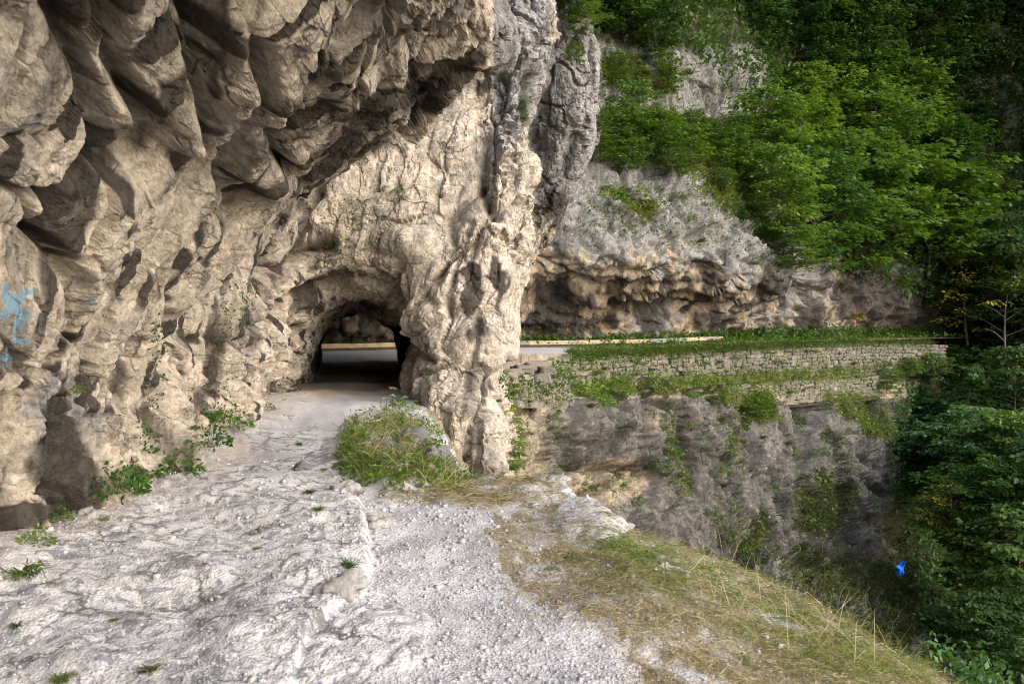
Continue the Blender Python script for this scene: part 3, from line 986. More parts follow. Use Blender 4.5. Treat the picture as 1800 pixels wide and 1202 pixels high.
# gorge wall under the road
WALL_PX = [830, 870, 915, 960, 1000, 1100, 1250, 1400, 1530, 1640, 1720, 1830]
WALL_D = [26, 28.5, 32, 36, 41, 47, 54, 61, 69, 76, 82, 90]
GC = [830, 880, 920, 960, 1000, 1060, 1120, 1200, 1300, 1400, 1500, 1560, 1590, 1640, 1720, 1850]
GR = [622, 655, 676, 705, 760, 850, 940, 1000, 1060, 1150, 1290]
G0 = np.interp(GC, WALL_PX, WALL_D)
OF = np.array([1.3, 1.1, 0.1, -0.6, -1.2, -2.6, -4.6, -7.5, -13, -20, -30])
DG = G0[None, :] + OF[:, None] * (G0 / 52.0)[None, :] 
DG[:, 12:] += np.array([2.0, 3.4, 4.4, 5.0])[None, :] * sstep(1000, 900, np.array(GR))[:, None] * sstep(640, 700, np.array(GR))[:, None]
P, Q, gx, gy = relief_grid(GC, GR, DG, 2.2)
GRASSY_LOW = [[(1000, 676), (1100, 668), (1250, 662), (1400, 652), (1640, 640), (1640, 654), (1540, 662), (1400, 668), (1250, 678), (1180, 690), (1130, 690), (1040, 706)],
              [(1440, 690), (1540, 690), (1590, 780), (1540, 770), (1480, 730)], [(1280, 690), (1360, 690), (1370, 740), (1300, 740)],
              [(1400, 860), (1450, 830), (1500, 860), (1510, 900), (1470, 930), (1400, 930)], [(1290, 970), (1350, 900), (1360, 920), (1330, 990)], [(1430, 740), (1470, 800), (1500, 830), (1480, 790)],
              [(1400, 960), (1500, 990), (1600, 970), (1660, 1000), (1560, 1050), (1440, 1050), (1390, 1010)], [(1540, 900), (1640, 880), (1800, 950), (1800, 1202), (1700, 1202), (1620, 1100), (1640, 1010), (1560, 960)],
              [(1560, 1040), (1640, 1060), (1600, 1150), (1700, 1202), (1560, 1202), (1540, 1100)], [(1580, 700), (1850, 640), (1850, 980), (1640, 990), (1570, 880)], [(1170, 760), (1200, 800), (1210, 870), (1190, 850)], [(1260, 730), (1300, 780), (1310, 850), (1290, 800)]]
LOWB = [(1075, 745, 92, 80, 0, 62), (1015, 735, 42, 48, 0, 26), (1135, 690, 28, 36, 0, 24), (945, 750, 38, 110, 14, 22), (1000, 860, 45, 40, 20, 20), (1060, 830, 55, 25, -10, 14), (1240, 830, 85, 170, 0, 26),
        (1345, 830, 75, 150, 4, 22), (1190, 720, 45, 40, 0, 14), (1470, 780, 65, 80, 10, 24), (1530, 820, 50, 100, 8, 20), (1450, 890, 60, 50, 0, 14), (1380, 1040, 110, 50, 0, 20), (1590, 1010, 60, 25, -10, 14), (1620, 1080, 30, 60, 20, 14), (1180, 890, 80, 80, 0, 14)]
LOWC = [([(970, 700), (965, 760), (985, 830), (1000, 860)], 5, 22), ([(1010, 820), (1070, 832), (1130, 815), (1150, 790)], 6, 30), ([(1165, 700), (1160, 740), (1190, 800), (1200, 870)], 6, 20),
        ([(1290, 720), (1300, 830), (1290, 940), (1310, 980)], 6, 16), ([(1420, 700), (1410, 800), (1400, 900)], 6, 16), ([(1470, 790), (1510, 850), (1540, 870)], 7, 20), ([(1400, 960), (1470, 975), (1530, 990), (1600, 985)], 8, 26),
        ([(920, 700), (910, 780), (905, 840)], 6, 16), ([(1010, 880), (1040, 860), (1090, 850), (1110, 830)], 6, 18), ([(1090, 710), (1150, 730), (1165, 720)], 4, 12), ([(1250, 880), (1270, 980)], 5, 10), ([(1520, 1030), (1540, 1120)], 7, 20)]
def low_h(P, N):
    x, y = proj(P)
    px_ = P[:, 1] / FPX
    h = 0.75 * rock_relief(P, 3.2, (0.05, 0, 1), 1.0, 1.0, 0.4) + 0.45 * rock_relief(P + 13, 1.3, (0.5, 0.3, 0.8), 1.0, 0.9, 0.3) + 0.5 * fbm(P * np.array([.4, .4, .25]) + 9, 3)
    for cx, cy, rx, ry, rot, a in LOWB:
        h += a * px_ * blob(x, y, cx, cy, rx, ry, rot) ** 0.5 * 1.1
    for pts, w, a in LOWC:
        h -= 1.5 * a * px_ * np.exp(-(seg_dist(x, y, pts) / w) ** 2)
    return h * sstep(640, 700, y) + 0.2 * fbm(P, 3)
def low_tone(V, N):
    x, y = proj(V)
    n = fbm(V / 3.0, 4)
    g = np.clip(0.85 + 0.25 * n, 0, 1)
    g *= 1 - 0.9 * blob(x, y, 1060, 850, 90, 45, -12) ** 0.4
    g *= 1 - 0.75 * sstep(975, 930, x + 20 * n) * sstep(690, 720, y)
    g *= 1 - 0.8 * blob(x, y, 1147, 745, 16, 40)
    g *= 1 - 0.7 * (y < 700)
    s = 0.45 * sstep(0.0, 0.9, fbm(V * np.array([.5, .5, .12]) + 5, 4)) + 0.3 * blob(x, y, 1250, 850, 130, 160) + 0.3 * blob(x, y, 1010, 730, 50, 40)
    m = 1.0 * soft_poly(x, y, GRASSY_LOW, 34, 3.0) + 0.62 * sstep(0.30, 0.55, fbm(V * np.array([1, 1, .5]) / 1.3 + 2, 3)) * sstep(1000, 1500, x + 0.4 * y - 400)
    m = np.maximum(m, 0.8 * sstep(1570, 1620, x + 25 * n) * sstep(1000, 940, y))
    m = np.maximum(m, sstep(0.25, 0.5, fbm(V / 2.2 + 30, 3)) * sstep(940, 1000, y + 0.3 * (x - 1400)) * sstep(1250, 1350, x))
    return np.stack([g, s, m], 1)
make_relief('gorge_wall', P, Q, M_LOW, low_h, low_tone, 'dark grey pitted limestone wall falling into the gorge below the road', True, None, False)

# wooded slopes behind everything
SX = [640, 900, 1100, 1300, 1500, 1700, 1850, 2300]
SY = [-560, -300, -100, 60, 200, 350, 500, 620, 760, 900, 1100, 1400]
SD = np.array([[150, 138, 126, 118, 110, 102, 96, 80], [128, 116, 107, 100, 96, 94, 90, 76], [108, 98, 92, 90, 90, 92, 90, 74], [96, 88, 84, 84, 88, 93, 92, 74], [90, 84, 82, 84, 90, 98, 97, 74], [86, 84, 84, 86, 94, 102, 101, 74],
               [84, 84, 85, 88, 95, 102, 104, 74], [82, 84, 86, 90, 95, 99, 100, 72], [78, 80, 84, 87, 90, 91, 88, 66], [72, 74, 76, 80, 82, 80, 76, 60], [62, 62, 64, 66, 66, 62, 58, 48], [50, 50, 50, 50, 48, 44, 42, 38.]])
M_SLOPE = rock_material('slope', 2.5, (0.30, 0.245, 0.18), (0.24, 0.2, 0.15), (0.2, 0.19, 0.18), (0.27, 0.26, 0.25), (0.05, 0.045, 0.04))
P, Q, gx, gy = relief_grid(SX, SY, SD, 9)
ROCKS_FAR = [(1750, 160, 60, 40), (1775, 200, 50, 30), (1770, 300, 40, 90), (1790, 370, 40, 80), (1450, 110, 50, 40), (1410, 90, 30, 30), (1500, 140, 40, 40), (1725, 290, 25, 30), (1640, 60, 40, 30)]
def slope_tone(V, N):
    x, y = proj(V)
    n = fbm(V / 6.0, 4)
    r = sum(blob(x, y, a, b, c, d_) for a, b, c, d_ in ROCKS_FAR)
    return np.stack([0.5 + 0.3 * n, 0.5 * sstep(0, 0.8, n) + 0.2, 1.05 - 1.5 * np.clip(r + 0.25 * n * (r > 0), 0, 1)], 1)
_h, SV, SN = make_relief('hillside', P, Q, M_SLOPE, lambda P, N: rock_relief(P, 4.0, (0, 0, 1), 0.8), slope_tone, None, False)
splat(SV, SN, 2)

# ------------------------------------------------------------------ ground: path and near ledge
RIM = np.array([(3.6, -6), (3.6, 1.0), (3.3, 3.5), (2.9, 5.0), (2.45, 6.1), (1.75, 6.3), (1.15, 6.2), (0.92, 6.35), (0.62, 7.5), (0.30, 8.2), (-0.05, 8.5), (-0.5, 9.0), (-0.75, 9.8), (-1.0, 11.2), (-1.3, 13.0), (-1.7, 15.2), (-1.8, 18)], float)
def ground_z(x, y):
    P = np.stack([x, y, np.zeros_like(x)], 1).astype(np.float32)
    rx = np.interp(y, RIM[:, 1], RIM[:, 0])
    over = x - rx
    dist = seg_dist(x, y, [tuple(p) for p in RIM])
    out = np.where(over > 0, dist, 0) * (y < 16.5)
    tilt = -0.30 * np.maximum(x - 0.75, 0) ** 1.15 * sstep(0.5, 3.0, y)             # the ledge tips towards the gorge
    z = tilt - 3.2 * np.maximum(out - 0.05, 0) ** 1.15
    z += 0.10 * fbm(P * 0.55, 3) + 0.03 * fbm(P * 2.1, 3)
    wall = x - interp(y, YB, XB)
    z += 0.10 * sstep(0.7, 0.0, wall) * sstep(22, 15, y)
    z += -0.06 * sstep(4, 9, y) + 0.06 * sstep(13, 18, y)
    return z, out, wall
# bedrock humps in the path: px, py, rx, ry, height m
HUMPS = [(300, 1000, 190, 60, .14), (500, 880, 130, 36, .16), (420, 960, 150, 50, .10), (100, 1000, 170, 60, .12), (180, 1120, 190, 80, .10), (640, 1110, 120, 75, .13), (560, 1170, 140, 60, .12),
         (600, 800, 60, 25, .10), (380, 860, 110, 30, .12), (500, 770, 90, 20, .10), (690, 1150, 60, 40, .07), (250, 930, 160, 30, .10), (960, 855, 60, 16, .12), (1040, 905, 75, 45, .14), (700, 790, 115, 75, .30), (690, 830, 110, 50, .16), (950, 835, 40, 10, .2), (520, 830, 70, 16, .08), (1190, 1010, 30, 12, .1), (640, 840, 40, 14, .1)]
gy_px = np.concatenate([np.arange(636.5, 700, 1.6), np.arange(700, 1000, 2.4), np.arange(1000, 1290, 3.2), np.array([1400, 1600, 2000, 3000])])
gyv = EYE * FPX / (gy_px - PY0)
gx_px = np.arange(-420, 2400, 4.4)
YY = np.repeat(gyv[:, None], len(gx_px), 1)
XX = (gx_px[None, :] - PX0) / FPX * YY
XX = np.where(YY > 15.2, np.clip(XX, -11, np.interp(YY, [15.2, 16.2, 19, 22, 30, 36], [-1.4, -2.0, -2.2, -2.5, -3.7, -4.4])), XX)
# widen the strip nearest to the camera so that the ground goes on round it
x, y = XX.ravel(), YY.ravel()
z, out, wall = ground_z(x, y)
pz_ = EYE * FPX / y + PY0                        # where the flat ground would show
px_ = PX0 + FPX * x / y
hum = np.zeros_like(z)
lump = fbm(np.stack([x * 1.6, y * 1.6, 0 * x + 4], 1), 3)
for cx, cy, rx, ry, a in HUMPS:
    b = blob(px_ + 14 * perlin(np.stack([x * 3, y * 3, 0 * x], 1)), pz_, cx, cy, rx, ry)
    hum = np.maximum(hum, a * b ** 0.6)
ledge = np.interp(pz_, [780, 860, 960, 1050, 1110, 1200, 1290], [585, 622, 655, 640, 575, 520, 480]) + 16 * fbm(np.stack([x * 2, y * 2, 0 * x + 9], 1), 3) - px_
step = sstep(-9, 9, ledge) * sstep(330, 90, ledge) * sstep(790, 850, pz_) * (1 - np.clip(4 * blob(px_, pz_, 700, 795, 130, 90), 0, 1))
hum = np.maximum(hum, 0.22 * step)
P = np.stack([x, y, z], 1).astype(np.float32)
rk = np.clip(hum / 0.06, 0, 1)
rk = np.maximum(rk, sstep(640, 480, px_) * sstep(-0.35, 0.15, fbm(np.stack([x, y, 0 * x], 1) / 1.1 + 31, 3)) * 0.9)
cl = np.clip(out, 0, 1)
f1, f2, tl, cid = worley(P * np.array([2.6, 1.7, 2.6]) + 0.4 * np.stack([fbm(P * 2, 2)] * 3, 1))
f3, f4, tl3, cid3 = worley(P * np.array([7, 5, 7]) + 0.4 * np.stack([fbm(P * 3, 2)] * 3, 1))
relief = 0.040 * tl + 0.020 * tl3 + 0.012 * (np.clip((f4 - f3) / .15, 0, 1) - 1) + 0.055 * (np.clip((f2 - f1) / .10, 0, 1) ** .6 - 1) + 0.05 * (ridged(P * np.array([2.2, 1.1, 2]), 4) - 0.6)
mound = blob(px_, pz_, 700, 795, 130, 90)
rk *= 1 - np.clip(2 * mound, 0, 1)
z = z + np.where(mound > 0, 0.65, 0.5) * hum + 0.16 * lump * np.clip(2 * mound, 0, 1) + np.clip(0.28 * rk + cl * 1.6, 0.04, 1.6) * relief + 0.010 * fbm(P * 9, 3)
P[:, 2] = z
cut = out > 0.1
P[:, 0] += np.where(cut, 0.25 * fbm(P * 0.9 + 5, 4), 0)
GP = P.reshape(len(gy_px), len(gx_px), 3).copy()
meg = mesh_from('path', P, grid_quads(len(gx_px), len(gy_px)), M_PATH)
# leave out what lies far down the drop
N2 = vnormals(meg)
splat(P, N2)
GRASSY_NEAR = [[(860, 920), (930, 885), (1000, 870), (1115, 925), (1250, 955), (1420, 1020), (1570, 1075), (1850, 1100), (1850, 1230), (1150, 1230), (1100, 1120), (1010, 1070), (940, 1060), (880, 1000)],
               [(620, 745), (700, 710), (770, 770), (830, 840), (960, 835), (950, 855), (800, 870), (640, 860), (590, 800)]]
gpx, gpy = proj(P)
soil = soft_poly(gpx, gpy, GRASSY_NEAR, 26, 5.0)
soil *= 0.62 + 0.5 * fbm(P / 0.5, 3)
soil *= 1 - 0.85 * np.clip(3 * blob(gpx, gpy, 1040, 915, 70, 55), 0, 1)
soil = np.maximum(soil, 0.9 * (out > 0.02) * (y > 8.3))
soil = np.maximum(soil, 0.85 * (out > -0.02) * (np.interp(y, RIM[:, 1], RIM[:, 0]) - x < 0.25) * (x > 1.05))
brown_tint = 1.0 * sstep(17.2, 18.6, y) * sstep(33, 31, y) + 0.5 * sstep(0.9, 0.2, wall) + 0.35 * blob(gpx, gpy, 470, 810, 160, 60, -20) + 0.25 * blob(gpx, gpy, 620, 720, 100, 25)  # brown over the tunnel floor, along the wall foot and in patches
color_attr(meg, 'tone', np.clip(np.stack([np.maximum(rk, cl * 1.2), brown_tint, soil], 1), 0, 1))
path = link('path', meg)
tag(path, kind='structure')

# ------------------------------------------------------------------ road on its ledge beyond the pillar
KERB = [(430, 45.5), (560, 46.5), (715, 49.5), (890, 52), (1010, 53.5), (1140, 55.5), (1270, 60)]
def road_z(d):
    return np.interp(d, [20, 45, 54, 61, 70, 90], [0.0, 0.0, 0.10, 0.28, 0.25, 0.25])
rp = np.arange(430, 1840, 6.0)
outer = np.where(rp < 870, 0, np.interp(rp, WALL_PX, WALL_D))
outer = np.where(rp < 870, np.interp(rp, [430, 600, 720, 870], [31, 31, 31, 27.8]), outer)
inner = np.interp(rp, FC, DB) + 2.0
rows = []
tt = np.linspace(0, 1, 46)
for t in tt:
    d_ = outer + (inner - outer) * t
    X = (rp - PX0) / FPX * d_
    rows.append(np.stack([X, d_, road_z(d_) - 0.012], 1))
RV = np.concatenate(rows).astype(np.float32)
RV[:, 2] += 0.03 * fbm(RV * 0.5, 3)
mer = mesh_from('road', RV, grid_quads(len(rp), len(tt)), M_PATH)
rx_, ry_ = proj(RV)
tq = np.repeat(tt, len(rp))
gr = np.clip(1.3 * sstep(1005, 1060, rx_), 0, 1) * sstep(1.02, 0.9, tq) * 0.9 + sstep(0.93, 0.97, tq)
color_attr(mer, 'tone', np.clip(np.stack([0 * gr, 0.1 + 0 * gr, gr], 1), 0, 1))
splat(RV, vnormals(mer))
tag(link('road', mer), kind='structure')
# ------------------------------------------------------------------ dry-stone walls
def stone_mesh(seed):
    import bmesh
    r = random.Random(seed)
    bm = bmesh.new()
    bmesh.ops.create_cube(bm, size=1.0)
    for v in bm.verts:
        v.co.x *= 1 + r.uniform(-0.16, 0.06)
        v.co.z *= 1 + r.uniform(-0.18, 0.06)
        v.co.y *= 1 + r.uniform(-0.25, 0.10)
        v.co.x += r.uniform(-0.07, 0.07)
        v.co.z += r.uniform(-0.08, 0.08)
    bmesh.ops.bevel(bm, geom=list(bm.edges) + list(bm.verts), offset=0.11, segments=1, affect='EDGES', clamp_overlap=True)
    for v in bm.verts:
        v.co += Vector((r.uniform(-1, 1), r.uniform(-1, 1), r.uniform(-1, 1))) * 0.03
    me = bpy.data.meshes.new('stone')
    bm.to_mesh(me)
    bm.free()
    me.materials.append(M_STONE)
    return me
STONES = [stone_mesh(k) for k in range(9)]
STONE_NP = []
for me_ in STONES:
    v = vcoords(me_)
    me_.calc_loop_triangles()
    STONE_NP.append((v, np.array([t.vertices[:] for t in me_.loop_triangles])))

def masonry(name, label, pxs, tops, bots, doff, sw, sh, rough, group, big=(), seed=0):
    """a wall along the road edge: pxs with the picture heights of its top and foot; sw, sh: mean stone size in metres"""
    r = random.Random(seed)
    dd = np.interp(pxs, WALL_PX, WALL_D) + doff
    pts = np.array([at(p, t, d) for p, t, d in zip(pxs, tops, dd)])
    low = np.array([at(p, b, d)[2] for p, b, d in zip(pxs, bots, dd)])
    seg = np.hypot(np.diff(pts[:, 0]), np.diff(pts[:, 1]))
    S = np.concatenate([[0], np.cumsum(seg)])
    L = S[-1]
    f = lambda a, s: float(np.interp(s, S, a))
    mid = pts[len(pts) // 2]
    root = empty(name, (mid[0], mid[1], f(low, L / 2)))
    tag(root, label, 'wall', group)
    inv = Vector(root.location)
    # earth core
    ss = np.linspace(0, L, 60)
    cv = []
    for s in ss:
        cx, cy, zt, zb = f(pts[:, 0], s), f(pts[:, 1], s), f(pts[:, 2], s), f(low, s)
        tx, ty = f(pts[:, 0], min(L, s + .5)) - f(pts[:, 0], max(0, s - .5)), f(pts[:, 1], min(L, s + .5)) - f(pts[:, 1], max(0, s - .5))
        n = math.hypot(tx, ty)
        nx, ny = ty / n, -tx / n                                   # out over the gorge
        for o_, z_ in ((-0.13, zb - .4), (-0.13, zt - .10), (-1.0, zt - .10)):
            cv.append((cx + nx * o_ - inv.x, cy + ny * o_ - inv.y, z_ - inv.z))
    cq = grid_quads(3, len(ss))
    link('core', mesh_from('core', np.array(cv), cq[:, ::-1], M_CORE, False), root)
    ws_, wh_ = np.meshgrid(np.linspace(0, L, 500), np.linspace(0, 1, 30))
    ws_, wh_ = ws_.ravel(), wh_.ravel()
    wx_, wy_ = np.interp(ws_, S, pts[:, 0]), np.interp(ws_, S, pts[:, 1])
    tx_, ty_ = np.interp(ws_ + .5, S, pts[:, 0]) - np.interp(ws_ - .5, S, pts[:, 0]), np.interp(ws_ + .5, S, pts[:, 1]) - np.interp(ws_ - .5, S, pts[:, 1])
    tn_ = np.hypot(tx_, ty_) + 1e-6
    WN = np.stack([ty_ / tn_, -tx_ / tn_, 0 * tn_], 1).astype(np.float32)
    zt_, zb_ = np.interp(ws_, S, pts[:, 2]), np.interp(ws_, S, low)
    splat((np.stack([wx_, wy_, zb_ + (zt_ - zb_) * wh_], 1) + WN * 0.2).astype(np.float32), WN, 1)
    stones = []
    zmin, zmax = low.min(), pts[:, 2].max()
    nrow = int((zmax - zmin) / sh) + 2
    for k in range(nrow):
        s = r.uniform(0, sw)
        while s < L:
            w = sw * r.uniform(0.5, 1.7)
            hgt = sh * r.uniform(0.85, 1.2)
            sc = s + w / 2
            zt, zb = f(pts[:, 2], sc), f(low, sc)
            # courses follow the wall top
            z = zt - 0.10 * sh - (k + 0.5) * sh + r.uniform(-rough, rough) * sh
            if z > zb - sh * 0.4 and r.random() > 0.006:
                stones.append((sc, z, w * 1.0, hgt, r.uniform(-0.13, 0.13) * rough * 4))
            s += w * 1.02
    todo = []
    for sc, z, w, hgt, tilt in stones:
        cx, cy = f(pts[:, 0], sc), f(pts[:, 1], sc)
        tx, ty = f(pts[:, 0], min(L, sc + .4)) - f(pts[:, 0], max(0, sc - .4)), f(pts[:, 1], min(L, sc + .4)) - f(pts[:, 1], max(0, sc - .4))
        ang = math.atan2(ty, tx)
        out = r.uniform(-0.05, 0.06) * (1 + 2 * rough)
        nx, ny = math.sin(ang), -math.cos(ang)
        todo.append((w * hgt / cy, (cx + nx * out - inv.x, cy + ny * out - inv.y, z - inv.z), (r.uniform(-.08, .08), tilt, ang + r.uniform(-.09, .09)), (w * 1.06, 0.36, hgt * 1.06), r.randrange(9)))
    for (bx, by, bw, bh, bt) in big:
        dq = float(np.interp(bx, WALL_PX, WALL_D)) + doff - 0.15
        p = at(bx, by, dq)
        k_ = dq / FPX
        todo.append((9.0, (p.x - inv.x, p.y - inv.y, p.z - inv.z), (r.uniform(-.1, .1), math.radians(bt), 0.5 + r.uniform(-.3, .3)), (bw * k_, 0.7 * bw * k_, bh * k_), r.randrange(9)))
    todo.sort(key=lambda q: -q[0])
    for _, loc, rot, sc, k in todo[:298]:
        o = bpy.data.objects.new('stone', STONES[k])
        COL.objects.link(o)
        o.parent = root
        o.location, o.rotation_euler, o.scale = loc, rot, sc
    rest = todo[298:]
    if rest:
        vs, fs, n = [], [], 0
        for _, loc, rot, sc, k in rest:
            v, t = STONE_NP[k]
            M = np.array(Euler(rot).to_matrix())
            vs.append((v * np.array(sc)) @ M.T + np.array(loc))
            fs.append(t + n)
            n += len(v)
        o = link('stones', mesh_from('stones', np.concatenate(vs), np.concatenate(fs), M_STONE, False), root)
        o['kind'] = 'stuff'
    return root

WG = 'dry stone retaining walls under the road'
masonry('retaining_wall', 'long upper dry stone wall holding up the grassy road edge', [955, 1000, 1100, 1180, 1250, 1400, 1530, 1660], [634, 623, 619, 614, 611, 604, 602, 606], [694, 686, 684, 680, 672, 662, 656, 652], -0.25, 0.44, 0.28, 0.17, WG, (), 1)
masonry('retaining_wall', 'broken lower dry stone wall of rough blocks beside the pale rock pillar', [862, 885, 915, 960, 1000, 1060, 1130, 1200], [642, 646, 657, 669, 677, 682, 684, 686], [710, 712, 712, 714, 712, 706, 702, 702], -0.95, 0.44, 0.25, 0.36, WG,
        [(886, 664, 46, 24, 3), (880, 642, 26, 22, -10), (946, 668, 44, 20, -12), (905, 655, 24, 14, 0), (925, 650, 26, 13, 8), (912, 676, 22, 20, 20), (935, 645, 18, 12, 0), (962, 652, 30, 12, 4), (900, 690, 20, 18, 0), (918, 645, 30, 8, 2), (940, 639, 34, 8, -2)], 2)
masonry('retaining_wall', 'short lower dry stone wall showing between hanging grass above the grey gorge wall', [1272, 1320, 1400, 1470, 1545], [678, 674, 669, 665, 660], [712, 710, 706, 700, 694], -1.3, 0.46, 0.28, 0.2, WG, (), 3)

# ------------------------------------------------------------------ low kerb wall along the inner side of the road
def kerb_material(name, c):
    k = NT(name)
    n1 = k.noise(1.8, 6, 0.7)
    col = k.mix(k.ramp(n1, [(0.35, 0.0), (0.62, 1.0)]), c, tuple(q * 0.7 for q in c))
    col = k.mix(k.ramp(k.noise(0.6, 5, 0.7), [(0.52, 0.0), (0.6, 0.75)]), col, (0.2, 0.19, 0.19))
    return k.finish(col, k.bump(k.noise(9, 6, 0.7), 0.4, 0.04), 0.85)
M_KERB = kerb_material('kerb_paint', (0.44, 0.345, 0.22))
M_KERBG = kerb_material('kerb_bare', (0.23, 0.215, 0.21))
kpts = [Vector(((p - PX0) / FPX * d, d, float(road_z(d)))) for p, d in KERB]
kroot = empty('kerb_wall', kpts[3])
tag(kroot, 'low worn yellowish kerb wall running along the back of the road', 'kerb wall')
acc = 0
bare = {8, 9, 15, 16, 22, 30}
kidx = 0
for a, b in zip(kpts[:-1], kpts[1:]):
    v = b - a
    L = v.length
    n = max(1, int(round(L / 1.9)))
    for q in range(n):
        p0, p1 = a + v * (q / n), a + v * ((q + 1) / n - 0.012 / L)
        t = (p1 - p0).normalized()
        nr = Vector((t.y, -t.x, 0))
        jz = random.uniform(-.012, .012)
        vs = []
        for pp in (p0, p1):
            for (o_, z_) in ((0.06, .17), (0.07, .40), (0.04, .43), (-0.26, .43), (-0.28, .17)):
                w = pp + nr * o_
                vs.append((w.x - kroot.location.x, w.y - kroot.location.y, w.z + z_ + jz - kroot.location.z))
        fs = [(i, (i + 1) % 5, 5 + (i + 1) % 5, 5 + i) for i in range(5)]
        me_ = bpy.data.meshes.new('kerb_block')
        me_.from_pydata(vs, [], fs + [(4, 3, 2, 1, 0), (5, 6, 7, 8, 9)])
        me_.materials.append(M_KERBG if kidx in bare else M_KERB)
        link('kerb_block', me_, kroot)
        kidx += 1
bv = []
for i, p in enumerate(kpts):
    t = (kpts[min(i + 1, len(kpts) - 1)] - kpts[max(i - 1, 0)]).normalized()
    nr = Vector((t.y, -t.x, 0))
    for o_, z_ in ((-0.02, -.3), (-0.02, .18), (-0.25, .18), (-0.25, -.3)):
        w = p + nr * o_ - kroot.location
        bv.append((w.x, w.y, w.z + z_))
link('base', mesh_from('base', np.array(bv), grid_quads(4, len(kpts)), M_CORE, False), kroot)

# ------------------------------------------------------------------ plants: builders
def blades(P, N, length, width, r, up=0.7, spread=0.5, droop=0.5, bend=None):
    """grass blades of three triangles each on points P with normals N"""
    n = len(P)
    L = length * r.uniform(0.55, 1.25, n)
    az = r.uniform(0, 2 * np.pi, n)
    D = np.stack([np.cos(az), np.sin(az), np.zeros(n)], 1) * spread + np.array([0, 0, up]) + N * 0.45
    if bend is not None:
        D = D + np.array(bend)
    D += r.normal(0, 0.15, (n, 3))
    D /= np.linalg.norm(D, axis=1)[:, None]
    side = np.cross(D, r.normal(size=(n, 3)))
    side /= np.linalg.norm(side, axis=1)[:, None] + 1e-6
    w = (width * r.uniform(0.6, 1.3, n))[:, None]
    M = P + D * (L * 0.55)[:, None]
    D2 = D + np.array([0, 0, -1.0]) * (droop * r.uniform(0.3, 1.4, n))[:, None]
    D2 /= np.linalg.norm(D2, axis=1)[:, None]
    T = M + D2 * (L * 0.55)[:, None]
    V = np.stack([P - side * w / 2, P + side * w / 2, M - side * w * 0.4, M + side * w * 0.4, T], 1).reshape(-1, 3)
    b = (np.arange(n) * 5)[:, None]
    F = np.concatenate([b + np.array([0, 1, 3]), b + np.array([0, 3, 2]), b + np.array([2, 3, 4])])
    return V, F

def leaves(P, D, size, asp, r, flat=0.6):
    """leaf quads (pointed, slightly folded) from P along D"""
    n = len(P)
    L = (size * r.uniform(0.65, 1.3, n))[:, None]
    D = D / (np.linalg.norm(D, axis=1)[:, None] + 1e-6)
    nrm = np.array([0, 0, 1.0]) * flat + r.normal(0, 0.5, (n, 3))
    S = np.cross(D, nrm)
    S /= np.linalg.norm(S, axis=1)[:, None] + 1e-6
    U = np.cross(S, D)
    mid = P + D * L * 0.5
    V = np.stack([P, mid + S * L * asp * 0.5 + U * L * 0.06, P + D * L - U * L * 0.08, mid - S * L * asp * 0.5 + U * L * 0.06], 1).reshape(-1, 3)
    F = (np.arange(n) * 4)[:, None] + np.array([0, 1, 2, 3])
    return V, F

def tube_np(pts, rad, sides=6):
    pts = [Vector(p) for p in pts]
    V, F = [], []
    for i, p in enumerate(pts):
        t = (pts[min(i + 1, len(pts) - 1)] - pts[max(i - 1, 0)]).normalized()
        a = t.cross(Vector((0.3, 0.9, 0.2))).normalized()
        b = t.cross(a)
        for k in range(sides):
            th = 2 * math.pi * k / sides
            V.append(p + (a * math.cos(th) + b * math.sin(th)) * rad[i])
    for i in range(len(pts) - 1):
        for k in range(sides):
            F.append((i * sides + k, i * sides + (k + 1) % sides, (i + 1) * sides + (k + 1) % sides, (i + 1) * sides + k))
    return np.array([tuple(v) for v in V]), np.array(F)

def join_np(parts):
    vs, fs, n = [], [], 0
    for v, f in parts:
        vs.append(v); fs.append(f + n); n += len(v)
    return np.concatenate(vs), np.concatenate(fs)

